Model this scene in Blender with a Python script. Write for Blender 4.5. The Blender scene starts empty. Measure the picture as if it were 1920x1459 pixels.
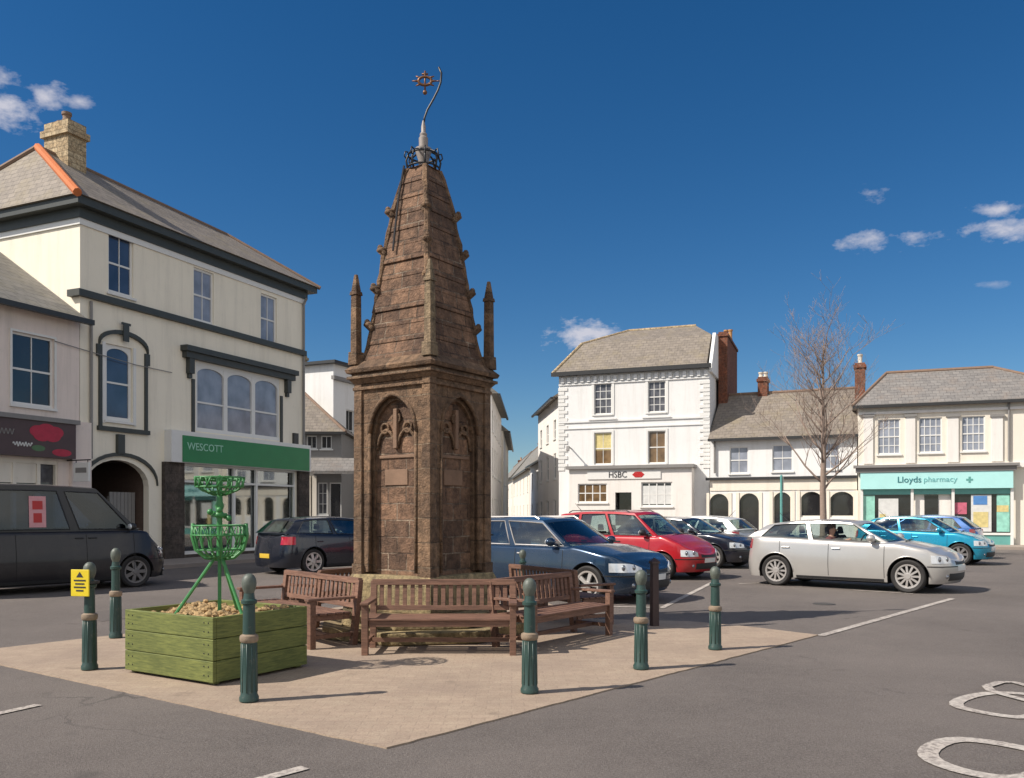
import bpy, bmesh, math, random
from mathutils import Vector, Matrix
R = math.radians
sc = bpy.context.scene
rnd = random.Random(7)

# ------------------------------------------------------------------ camera, sky, sun
EYE, HORIZON, FOC, CX = 1.55, 962.0, 1600.0, 960.0
cam = bpy.data.objects.new("Camera", bpy.data.cameras.new("Camera"))
sc.collection.objects.link(cam)
cam.location = (0, 0, EYE); cam.rotation_euler = (R(90), 0, 0)
cam.data.sensor_width = 36; cam.data.lens = 30.0
cam.data.shift_y = (HORIZON - 729.5) / 1920.0
cam.data.clip_start = .05; cam.data.clip_end = 3000
sc.camera = cam

SUN_EL, SUN_AZ = 43.0, 250.8            # azimuth clockwise from +Y
sv = Vector((math.sin(R(SUN_AZ)) * math.cos(R(SUN_EL)), math.cos(R(SUN_AZ)) * math.cos(R(SUN_EL)), math.sin(R(SUN_EL))))
sl = bpy.data.lights.new("Sun", 'SUN'); sl.energy = 5.0; sl.angle = R(.5); sl.color = (1, .925, .83)
so = bpy.data.objects.new("Sun", sl); sc.collection.objects.link(so)
so.rotation_euler = sv.to_track_quat('Z', 'Y').to_euler()
so.location = (0, 0, 60)

w = bpy.data.worlds.new("World"); sc.world = w; w.use_nodes = True
nt = w.node_tree; N = nt.nodes; L = nt.links; N.clear()
def wn(t, **k):
    n = N.new(t)
    for a, b in k.items(): setattr(n, a, b)
    return n
def wmath(op, a, b=None, c=None):
    n = wn('ShaderNodeMath', operation=op)
    for i, v in enumerate((a, b, c)):
        if v is None: continue
        if isinstance(v, (int, float)): n.inputs[i].default_value = v
        else: L.new(v, n.inputs[i])
    return n.outputs[0]
sky = wn('ShaderNodeTexSky', sky_type='NISHITA', sun_disc=False, sun_elevation=R(SUN_EL), sun_rotation=R(SUN_AZ))
sky.air_density = 1.0; sky.dust_density = .1; sky.ozone_density = 3.2; sky.altitude = 100
hs = wn('ShaderNodeHueSaturation'); hs.inputs['Saturation'].default_value = 1.27; hs.inputs['Value'].default_value = .86
tint = wn('ShaderNodeMix', data_type='RGBA', blend_type='MULTIPLY'); tint.inputs['Factor'].default_value = 1; tint.inputs['B'].default_value = (.91, .97, 1.05, 1)
L.new(sky.outputs[0], tint.inputs['A']); L.new(tint.outputs['Result'], hs.inputs['Color'])
tc = wn('ShaderNodeTexCoord'); sp = wn('ShaderNodeSeparateXYZ'); L.new(tc.outputs['Generated'], sp.inputs[0])
yy = wmath('MAXIMUM', sp.outputs['Y'], .05)
uu = wmath('DIVIDE', sp.outputs['X'], yy); vv = wmath('DIVIDE', sp.outputs['Z'], yy)
nz = wn('ShaderNodeTexNoise'); nz.inputs['Scale'].default_value = 34; nz.inputs['Detail'].default_value = 9; nz.inputs['Roughness'].default_value = .62
mp = wn('ShaderNodeMapping'); mp.inputs['Scale'].default_value = (1, 1, 1.9); L.new(tc.outputs['Generated'], mp.inputs[0]); L.new(mp.outputs[0], nz.inputs['Vector'])
nzo = wmath('MULTIPLY', wmath('SUBTRACT', nz.outputs['Fac'], .5), 4.4)
clouds = [(8, 145, 30, 24, 1.), (20, 200, 75, 30, 1.25), (85, 185, 40, 24, 1.1), (148, 190, 22, 12, .8), (1095, 628, 66, 24, 1.5), (1632, 362, 28, 13, .75),
          (1612, 455, 46, 17, 1.0), (1728, 442, 46, 15, 1.0), (1880, 393, 45, 13, 1.0), (1895, 430, 75, 17, 1.15), (1860, 533, 26, 7, .5)]
tot = None
for (x, y, a, b, s) in clouds:
    du = wmath('DIVIDE', wmath('SUBTRACT', uu, (x - CX) / FOC), a / FOC)
    dv = wmath('DIVIDE', wmath('SUBTRACT', vv, (HORIZON - y) / FOC), b / FOC)
    d = wmath('SQRT', wmath('ADD', wmath('MULTIPLY', du, du), wmath('MULTIPLY', dv, dv)))
    m = wmath('MULTIPLY', wmath('MAXIMUM', wmath('SUBTRACT', wmath('ADD', 1.2, nzo), d), 0), s * .5)
    tot = m if tot is None else wmath('MAXIMUM', tot, m)
fac = wmath('MINIMUM', wmath('SMOOTH_MIN', tot, .85, .3), .82)
mx = wn('ShaderNodeMix', data_type='RGBA'); L.new(fac, mx.inputs['Factor']); L.new(hs.outputs[0], mx.inputs['A'])
mx.inputs['B'].default_value = (7.4, 7.2, 7.8, 1)
# unseen broken cloud, added behind the viewer to brighten the shaded fronts
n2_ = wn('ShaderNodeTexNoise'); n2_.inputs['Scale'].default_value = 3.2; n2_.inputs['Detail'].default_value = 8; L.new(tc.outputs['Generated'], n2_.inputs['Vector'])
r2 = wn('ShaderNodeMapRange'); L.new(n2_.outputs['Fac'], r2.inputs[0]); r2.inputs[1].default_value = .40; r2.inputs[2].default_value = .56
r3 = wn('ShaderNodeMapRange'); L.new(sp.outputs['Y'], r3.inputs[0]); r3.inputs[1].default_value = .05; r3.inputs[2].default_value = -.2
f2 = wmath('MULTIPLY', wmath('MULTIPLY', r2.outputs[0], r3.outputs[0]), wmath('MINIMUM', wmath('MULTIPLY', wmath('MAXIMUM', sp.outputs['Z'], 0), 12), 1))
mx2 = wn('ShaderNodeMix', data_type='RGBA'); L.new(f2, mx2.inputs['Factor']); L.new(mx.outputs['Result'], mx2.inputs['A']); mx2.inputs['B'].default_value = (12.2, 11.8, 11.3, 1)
bgn = wn('ShaderNodeBackground'); bgn.inputs['Strength'].default_value = .08
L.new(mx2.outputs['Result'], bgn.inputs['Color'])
L.new(bgn.outputs[0], wn('ShaderNodeOutputWorld').inputs[0])

sc.view_settings.view_transform = 'Standard'; sc.view_settings.look = 'None'
sc.view_settings.exposure = 0.25; sc.view_settings.gamma = 1
sc.render.engine = 'CYCLES'
sc.cycles.max_bounces = 6; sc.cycles.transparent_max_bounces = 12

# ------------------------------------------------------------------ materials
class Mt:
    def __init__(s, name):
        s.m = bpy.data.materials.new(name); s.m.use_nodes = True
        s.nt = s.m.node_tree; s.N = s.nt.nodes; s.L = s.nt.links
        s.b = s.N['Principled BSDF']; s.tc = s.N.new('ShaderNodeTexCoord')
    def n(s, t, **k):
        n = s.N.new(t)
        for a, b in k.items(): setattr(n, a, b)
        return n
    def put(s, v, sock):
        if isinstance(v, bpy.types.NodeSocket): s.L.new(v, sock)
        elif isinstance(v, (tuple, list)): sock.default_value = tuple(v) + ((1,) if len(v) == 3 and sock.type == 'RGBA' else ())
        else: sock.default_value = v
    def math(s, op, a, b=None, c=None, clamp=False):
        n = s.n('ShaderNodeMath', operation=op, use_clamp=clamp)
        for i, v in enumerate((a, b, c)):
            if v is not None: s.put(v, n.inputs[i])
        return n.outputs[0]
    def noise(s, scale, detail=4, rough=.6, vec=None, stretch=None):
        n = s.n('ShaderNodeTexNoise'); n.inputs['Scale'].default_value = scale
        n.inputs['Detail'].default_value = detail; n.inputs['Roughness'].default_value = rough
        v = vec or s.tc.outputs['Object']
        if stretch:
            m = s.n('ShaderNodeMapping'); m.inputs['Scale'].default_value = stretch; s.L.new(v, m.inputs[0]); v = m.outputs[0]
        s.L.new(v, n.inputs['Vector']); return n.outputs['Fac']
    def ramp(s, f, a, b):
        n = s.n('ShaderNodeMapRange'); s.put(f, n.inputs[0]); n.inputs[1].default_value = a; n.inputs[2].default_value = b
        return n.outputs[0]
    def mix(s, f, a, b, mode='MIX'):
        n = s.n('ShaderNodeMix', data_type='RGBA', blend_type=mode); s.put(f, n.inputs['Factor']); s.put(a, n.inputs['A']); s.put(b, n.inputs['B'])
        return n.outputs['Result']
    def bump(s, h, strength=.3, dist=.02):
        n = s.n('ShaderNodeBump'); n.inputs['Strength'].default_value = strength; n.inputs['Distance'].default_value = dist
        s.put(h, n.inputs['Height']); s.L.new(n.outputs[0], s.b.inputs['Normal']); return n
    def face_vec(s, zs=1.0):
        a = s.n('ShaderNodeSeparateXYZ'); s.L.new(s.tc.outputs['Object'], a.inputs[0])
        b = s.n('ShaderNodeSeparateXYZ'); s.L.new(s.tc.outputs['Normal'], b.inputs[0])
        g = s.math('GREATER_THAN', s.math('ABSOLUTE', b.outputs[0]), s.math('ABSOLUTE', b.outputs[1]))
        u = s.math('ADD', s.math('MULTIPLY', a.outputs[0], s.math('SUBTRACT', 1.0, g)), s.math('MULTIPLY', a.outputs[1], g))
        c = s.n('ShaderNodeCombineXYZ'); s.L.new(u, c.inputs[0]); s.L.new(s.math('MULTIPLY', a.outputs[2], zs), c.inputs[1])
        return c.outputs[0]
    def brick(s, vec, c1, c2, mortar, bw, bh, ms=.01, bias=0., offset=.5):
        n = s.n('ShaderNodeTexBrick'); s.L.new(vec, n.inputs['Vector']); n.offset = offset
        s.put(c1, n.inputs['Color1']); s.put(c2, n.inputs['Color2']); s.put(mortar, n.inputs['Mortar'])
        n.inputs['Scale'].default_value = 1; n.inputs['Brick Width'].default_value = bw; n.inputs['Row Height'].default_value = bh
        n.inputs['Mortar Size'].default_value = ms; n.inputs['Bias'].default_value = bias; n.inputs['Mortar Smooth'].default_value = .3
        return n
    def done(s, col, rough=.6, **k):
        s.put(col, s.b.inputs['Base Color']); s.put(rough, s.b.inputs['Roughness'])
        for a, b in k.items(): s.put(b, s.b.inputs[a.replace('_', ' ')])
        return s.m
def mul(c, f): return tuple(x * f for x in c)

def plain(name, col, rough=.5, var=.15, scale=6., bumps=.0, **k):
    m = Mt(name); f = m.noise(scale, 5)
    c = m.mix(f, mul(col, 1 - var), mul(col, 1 + var))
    if bumps: m.bump(m.noise(scale * 12, 4), bumps, .01)
    return m.done(c, rough, **k)
def stucco(name, col, dirt=(.30, .27, .22), amt=.35):
    m = Mt(name)
    a = m.noise(.8, 6, .65); st = m.noise(1.0, 6, .7, stretch=(2.6, 2.6, .22)); fine = m.noise(45, 3)
    c = m.mix(a, mul(col, .90), mul(col, 1.05))
    c = m.mix(m.math('MULTIPLY', m.ramp(st, .48, .8), amt), c, dirt)
    c = m.mix(m.math('MULTIPLY', m.ramp(m.noise(3.1, 7, .75), .56, .74), amt * .5), c, dirt)
    c = m.mix(m.math('MULTIPLY', m.ramp(fine, .3, .8), .10), c, mul(col, .6))
    m.bump(m.noise(30, 5), .25, .01)
    return m.done(c, .85)
def slate(name, c1, c2, moss=(.28, .24, .10), bw=.30, bh=.16, mossamt=.45):
    m = Mt(name); v = m.face_vec(1.0)
    b = m.brick(v, c1, c2, mul(c1, .45), bw, bh, .008)
    n1 = m.noise(1.1, 6, .7); n2 = m.noise(7, 4, .7)
    c = m.mix(m.math('MULTIPLY', m.ramp(n2, .4, .75), .55), b.outputs['Color'], mul(c2, 1.35))
    c = m.mix(m.math('MULTIPLY', m.ramp(n1, .5, .72), mossamt), c, moss)
    m.bump(m.math('ADD', m.math('MULTIPLY', b.outputs['Fac'], -1.), n2), .5, .02)
    return m.done(c, .75)
def masonry(name, c1, c2, mortar, bw, bh, ms=.008, stain=(.06, .045, .03), stamt=.6, bs=.6):
    m = Mt(name); v = m.face_vec(1.0)
    wv = m.n('ShaderNodeVectorMath', operation='ADD'); m.L.new(v, wv.inputs[0])
    nn = m.n('ShaderNodeTexNoise'); nn.inputs['Scale'].default_value = 5; m.L.new(m.tc.outputs['Object'], nn.inputs['Vector'])
    sc_ = m.n('ShaderNodeVectorMath', operation='SCALE'); sc_.inputs['Scale'].default_value = .022; m.L.new(nn.outputs['Color'], sc_.inputs[0]); m.L.new(sc_.outputs[0], wv.inputs[1])
    mo = m.mix(m.ramp(m.noise(2.3, 5, .7), .42, .60), mul(c2, .8), mortar)
    b = m.brick(wv.outputs[0], c1, c2, mo, bw, bh, ms)
    b.squash = 1.35; b.squash_frequency = 3
    n1 = m.noise(1.6, 7, .72); n2 = m.noise(11, 6, .75); n3 = m.noise(3.3, 5, .7, stretch=(1, 1, .35))
    c = m.mix(m.ramp(n2, .38, .62), m.mix(.62, b.outputs['Color'], (0, 0, 0, 1)), b.outputs['Color'])
    c = m.mix(m.math('MULTIPLY', m.ramp(n1, .47, .68), stamt), c, stain)
    c = m.mix(m.math('MULTIPLY', m.ramp(n3, .58, .74), .5), c, mul(c2, 2.1))
    h = m.math('ADD', m.math('MULTIPLY', b.outputs['Fac'], -.8), m.math('ADD', n2, m.noise(40, 4)))
    m.bump(h, bs, .025)
    return m.done(c, .9)
def paint(name, col, metal=.3, rough=.28, coat=.8):
    m = Mt(name); f = m.noise(2.2, 4); d = m.noise(1.3, 6, .7)
    c = m.mix(f, mul(col, .93), mul(col, 1.06)); c = m.mix(m.math('MULTIPLY', m.ramp(d, .5, .8), .12), c, (.25, .22, .18))
    r = m.math('ADD', m.math('MULTIPLY', d, .18), rough - .08)
    return m.done(c, r, Metallic=metal, Coat_Weight=coat, Coat_Roughness=.06)
def glassy(name, tint=(.28, .36, .36), opac=.35, refl=1.0):
    m = Mt(name); m.N.remove(m.b)
    t = m.n('ShaderNodeBsdfTransparent'); t.inputs[0].default_value = tint + (1,)
    g = m.n('ShaderNodeBsdfGlossy'); g.inputs['Roughness'].default_value = .03; g.inputs[0].default_value = (.95, 1, 1, 1)
    f = m.n('ShaderNodeFresnel'); f.inputs[0].default_value = 1.5
    mxn = m.n('ShaderNodeMixShader'); m.L.new(m.math('ADD', m.math('MULTIPLY', f.outputs[0], refl), opac * .25, clamp=True), mxn.inputs[0])
    m.L.new(t.outputs[0], mxn.inputs[1]); m.L.new(g.outputs[0], mxn.inputs[2])
    m.L.new(mxn.outputs[0], m.N['Material Output'].inputs[0]); return m.m
def pane(name, col, rough=.04, var=.3, spec=.8, scale=1.4):
    m = Mt(name); n = m.noise(scale, 3, .5, stretch=(1, 1, .8)); c = m.mix(m.ramp(n, .3, .7), mul(col, 1 - var), mul(col, 1 + var))
    m.bump(m.noise(1.5, 2), .04, .05)
    return m.done(c, rough, Specular_IOR_Level=spec)

M = {}
M['cream'] = stucco('cream_render', (.88, .81, .67), amt=.3)
M['pink'] = stucco('pinkish_render', (.80, .69, .62), amt=.42)
M['white'] = stucco('white_render', (.79, .785, .77), (.46, .42, .37), .4)
M['white2'] = stucco('off_white_render', (.79, .755, .71), (.46, .41, .35), .4)
M['offcream'] = stucco('pale_cream_render', (.80, .735, .63), (.46, .39, .31), .4)
M['trim'] = plain('white_trim', (.72, .71, .68), .5, .06)
M['dktrim'] = plain('dark_green_trim', (.045, .05, .045), .5, .25)
M['gutter'] = plain('black_gutter', (.03, .03, .03), .45, .3)
M['graytrim'] = plain('grey_trim', (.22, .21, .20), .6, .15)
M['slate_grey'] = slate('grey_slate', (.16, .15, .135), (.225, .21, .185), (.22, .19, .10))
M['slate_brown'] = slate('brown_slate', (.165, .14, .115), (.235, .20, .165), (.26, .21, .11))
M['slate_pink'] = slate('rosy_slate', (.155, .145, .137), (.215, .20, .185), (.27, .20, .15))
M['ridge'] = plain('orange_ridge_tile', (.52, .15, .045), .8, .3, 4, .2)
M['ridge_dark'] = plain('dark_ridge_tile', (.20, .13, .09), .8, .3, 4, .2)
M['chim_stone'] = masonry('chimney_stone', (.68, .54, .34), (.52, .38, .22), (.36, .28, .18), .32, .16, .012, (.16, .11, .06), .25)
M['brick'] = masonry('red_brick', (.30, .10, .05), (.22, .075, .04), (.22, .18, .14), .22, .075, .008, (.05, .03, .02), .4, .3)
M['dkstone'] = masonry('dark_stone', (.075, .06, .05), (.11, .085, .07), (.05, .045, .04), .5, .28, .008, (.03, .025, .02), .5, .4)
M['pot'] = plain('terracotta_pot', (.42, .22, .09), .8, .2)
M['potw'] = plain('pale_pot', (.6, .55, .47), .8, .2)
M['p_blue'] = pane('pane_blue', (.045, .06, .10), .05)
M['p_dark'] = pane('pane_dark', (.02, .02, .022), .06)
M['p_net'] = pane('pane_net_curtain', (.25, .27, .32), .12, .25, .7, 2)
M['p_grey'] = pane('pane_grey', (.09, .09, .10), .1, .5, .6, 4)
M['p_amber'] = pane('pane_amber', (.16, .10, .05), .1, .4, .6, 3)
M['green_sign'] = plain('green_fascia', (.014, .20, .065), .45, .15, 2)
M['letters_pale'] = plain('pale_green_letters', (.34, .62, .48), .5, .1)
M['aqua_sign'] = plain('aqua_fascia', (.42, .74, .72), .4, .1, 2)
M['aqua_frame'] = plain('aqua_frame', (.12, .34, .31), .4, .15)
M['teal_letters'] = plain('teal_letters', (.02, .16, .18), .5, .1)
M['teal_pale'] = plain('pale_teal_letters', (.16, .42, .42), .5, .1)
M['brown_sign'] = plain('brown_fascia', (.075, .045, .045), .5, .25, 3)
M['poppy'] = plain('poppy_red', (.42, .02, .05), .5, .3, 8)
M['poppygreen'] = plain('leaf_green', (.08, .16, .07), .5, .3, 8)
M['blackletters'] = plain('black_letters', (.03, .03, .035), .5, .1)
M['red'] = plain('red_enamel', (.45, .02, .02), .4, .1)
M['wood_gate'] = plain('gate_boards', (.10, .065, .05), .7, .35, 9, .3)
M['dark'] = plain('dark_interior', (.02, .018, .016), .9, .3)
M['poster1'] = plain('poster_pale', (.62, .62, .60), .5, .25, 5)
M['poster2'] = plain('poster_yellow', (.60, .50, .22), .5, .5, 6)
M['poster3'] = plain('poster_blue', (.08, .22, .50), .5, .4, 5)
M['poster4'] = plain('poster_rose', (.5, .12, .18), .5, .6, 5)
M['poster5'] = plain('poster_mint', (.28, .58, .48), .5, .5, 5)

# ground materials
def asphalt_mat():
    m = Mt('asphalt'); big = m.noise(.35, 5, .6); mid = m.noise(2.2, 5, .65); fine = m.noise(55, 4, .75); sp_ = m.noise(170, 2, .6); blot = m.noise(9, 6, .75)
    c = m.mix(m.ramp(big, .35, .65), (.088, .071, .062), (.158, .131, .115))
    c = m.mix(m.math('MULTIPLY', m.ramp(blot, .42, .7), .35), c, (.20, .175, .155))
    c = m.mix(m.math('MULTIPLY', m.ramp(mid, .45, .8), .35), c, (.095, .08, .071))
    c = m.mix(m.math('MULTIPLY', m.ramp(fine, .42, .66), .55), c, (.27, .24, .215))
    c = m.mix(m.math('MULTIPLY', m.ramp(sp_, .52, .64), .7), c, (.045, .04, .037))
    # tar seams and cracks
    v = m.n('ShaderNodeTexVoronoi', feature='DISTANCE_TO_EDGE'); v.inputs['Scale'].default_value = .21
    nn = m.n('ShaderNodeTexNoise'); nn.inputs['Scale'].default_value = 1.3; nn.inputs['Detail'].default_value = 6; m.L.new(m.tc.outputs['Object'], nn.inputs['Vector'])
    av = m.n('ShaderNodeVectorMath', operation='ADD'); m.L.new(m.tc.outputs['Object'], av.inputs[0]); m.L.new(nn.outputs['Color'], av.inputs[1]); m.L.new(av.outputs[0], v.inputs['Vector'])
    cr = m.math('LESS_THAN', v.outputs['Distance'], .0035)
    c = m.mix(m.math('MULTIPLY', m.math('MULTIPLY', cr, m.ramp(m.noise(.5, 3), .5, .65)), .5), c, (.04, .036, .034))
    st = m.math('MULTIPLY', m.ramp(m.noise(1.7, 3, .5), .66, .74), .5)
    c = m.mix(st, c, (.07, .06, .055))
    m.bump(m.math('ADD', fine, sp_), .7, .012)
    return m.done(c, .88)
M['asphalt'] = asphalt_mat()
M['asphalt_patch'] = plain('asphalt_patch', (.112, .096, .086), .85, .5, 55, .4)
def paving_mat():
    m = Mt('tan_paving')
    b = m.brick(m.tc.outputs['Object'], (.31, .235, .17), (.39, .295, .215), (.25, .19, .14), .20, .10, .006)
    big = m.noise(.9, 5, .65); fine = m.noise(60, 4, .75); mid = m.noise(6, 5, .7)
    c = m.mix(.45, b.outputs['Color'], (.36, .275, .205, 1))
    c = m.mix(m.math('MULTIPLY', m.ramp(mid, .45, .75), .5), c, (.44, .36, .26))
    c = m.mix(m.math('MULTIPLY', m.ramp(big, .45, .7), .55), c, (.24, .18, .14))
    c = m.mix(m.math('MULTIPLY', m.ramp(fine, .48, .72), .6), c, (.15, .10, .075))
    st = m.math('MULTIPLY', m.ramp(m.noise(2.4, 3, .5), .66, .72), .45)
    c = m.mix(st, c, (.16, .12, .09))
    m.bump(m.math('SUBTRACT', fine, b.outputs['Fac']), .3, .005)
    return m.done(c, .85)
M['paving'] = paving_mat()
M['pavement'] = plain('pavement_slabs', (.30, .25, .21), .85, .2, 2, .2)
def roadpaint():
    m = Mt('road_paint'); n = m.noise(30, 5, .7); n2 = m.noise(3, 4)
    c = m.mix(m.ramp(n, .44, .58), (.46, .41, .36), (.22, .19, .17)); c = m.mix(m.ramp(n2, .45, .7), c, (.50, .46, .41))
    return m.done(c, .8)
M['roadpaint'] = roadpaint()
M['iron_cover'] = plain('iron_cover', (.05, .045, .04), .6, .3, 20, .3)
M['kerbstone'] = plain('kerb_stone', (.36, .30, .25), .85, .2, 5, .2)

# monument
M['sandstone'] = masonry('weathered_sandstone', (.33, .19, .115), (.13, .075, .048), (.42, .32, .23), .30, .21, .010, (.06, .036, .026), .75, 1.0)
M['sandtrim'] = masonry('sandstone_trim', (.31, .19, .11), (.14, .085, .052), (.36, .27, .18), .5, .30, .007, (.085, .055, .035), .55, 1.0)
M['lichen_stone'] = masonry('lichened_stone', (.40, .31, .16), (.29, .21, .12), (.30, .24, .15), .6, .5, .004, (.07, .06, .03), .5, .6)
M['pinnacle_stone'] = masonry('lichened_pinnacle', (.36, .27, .16), (.27, .19, .12), (.3, .24, .15), .4, .3, .006, (.07, .05, .03), .6, 1.0)
M['plaque'] = plain('pink_plaque_stone', (.21, .13, .085), .88, .4, 7, .8)
M['iron'] = plain('wrought_iron', (.012, .012, .014), .45, .3)
M['lead'] = plain('pale_lead', (.27, .235, .21), .5, .2)
M['copper'] = plain('tarnished_copper', (.16, .075, .035), .45, .4, 12, 0, Metallic=.5)
def woodm(name, c1, c2, sx=(1.5, 14, 14), rough=.65):
    m = Mt(name); g = m.noise(3, 6, .7, stretch=sx); g2 = m.noise(2.0, 3)
    c = m.mix(m.ramp(g, .3, .7), c1, c2); c = m.mix(m.math('MULTIPLY', m.ramp(g2, .4, .7), .4), c, mul(c1, .7))
    m.bump(g, .3, .005); return m.done(c, rough)
M['benchwood'] = woodm('bench_wood', (.085, .042, .028), (.27, .142, .092))
M['planter'] = woodm('green_stained_boards', (.06, .08, .018), (.22, .235, .058), (2, 2, 22))
M['earth'] = plain('bark_chips', (.40, .27, .13), .9, .6, 22, .8)
M['greenmetal'] = plain('green_painted_metal', (.045, .21, .06), .4, .35, 12, .2)
def bollardm():
    m = Mt('bollard_green'); n = m.noise(5, 5, .7); n2 = m.noise(22, 5, .7)
    c = m.mix(n, (.016, .043, .037), (.034, .072, .062)); c = m.mix(m.math('MULTIPLY', m.ramp(n2, .58, .72), .6), c, (.14, .13, .10))
    m.bump(n2, .15, .005); return m.done(c, .42)
M['bollard'] = bollardm()
M['bollard_band'] = plain('bollard_tan_band', (.24, .18, .125), .6, .4, 16, .2)
M['bollard_cap'] = plain('bollard_worn_cap', (.10, .115, .095), .5, .6, 14, .2)
M['bollard_dark'] = plain('maroon_post', (.04, .022, .022), .5, .3)
M['yellow'] = plain('yellow_notice', (.72, .55, .02), .45, .12)
M['bark'] = plain('tree_bark', (.27, .20, .16), .9, .35, 10, .5)
# vehicles
M['tyre'] = plain('tyre_rubber', (.022, .02, .019), .75, .3, 12)
M['rim'] = plain('alloy_rim', (.52, .49, .46), .35, .12, 6, 0, Metallic=.55)
M['rimdark'] = plain('steel_rim', (.18, .17, .165), .45, .15, 6, 0, Metallic=.4)
M['plastic'] = plain('black_plastic', (.02, .02, .021), .55, .2)
M['seam'] = plain('shut_line', (.012, .012, .012), .8, .1)
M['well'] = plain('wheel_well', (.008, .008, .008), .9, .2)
M['carglass'] = glassy('car_glass', (.55, .66, .64), .4, 1.0)
M['vanglass'] = glassy('tinted_van_glass', (.16, .22, .30), .1, .7)
M['shopglass'] = glassy('shop_glass', (.92, .95, .94), .9, 1.0)
M['carglass_open'] = glassy('clear_car_glass', (.85, .88, .88), .0, .3)
M['lamp'] = plain('headlamp_glass', (.62, .64, .66), .12, .25, 14, 0, Coat_Weight=1., Metallic=.35)
M['lens'] = plain('lamp_lens', (.30, .31, .33), .08, .2, 10, 0, Metallic=.8)
M['tail'] = plain('tail_lamp', (.42, .008, .02), .15, .2, 10, 0, Coat_Weight=1.)
M['seat'] = plain('seat_cloth', (.05, .048, .05), .9, .3)
M['plate_y'] = plain('yellow_plate', (.62, .42, .05), .4, .1)
M['plate_w'] = plain('white_plate', (.7, .7, .68), .4, .1)
M['van_sign'] = plain('red_white_sticker', (.62, .30, .32), .5, .2, 9)
M['skin'] = plain('skin', (.48, .27, .19), .55, .1, 10)
M['hair'] = plain('brown_hair', (.06, .032, .02), .7, .3)
M['jumper'] = plain('maroon_jumper', (.14, .05, .05), .9, .2)

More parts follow.
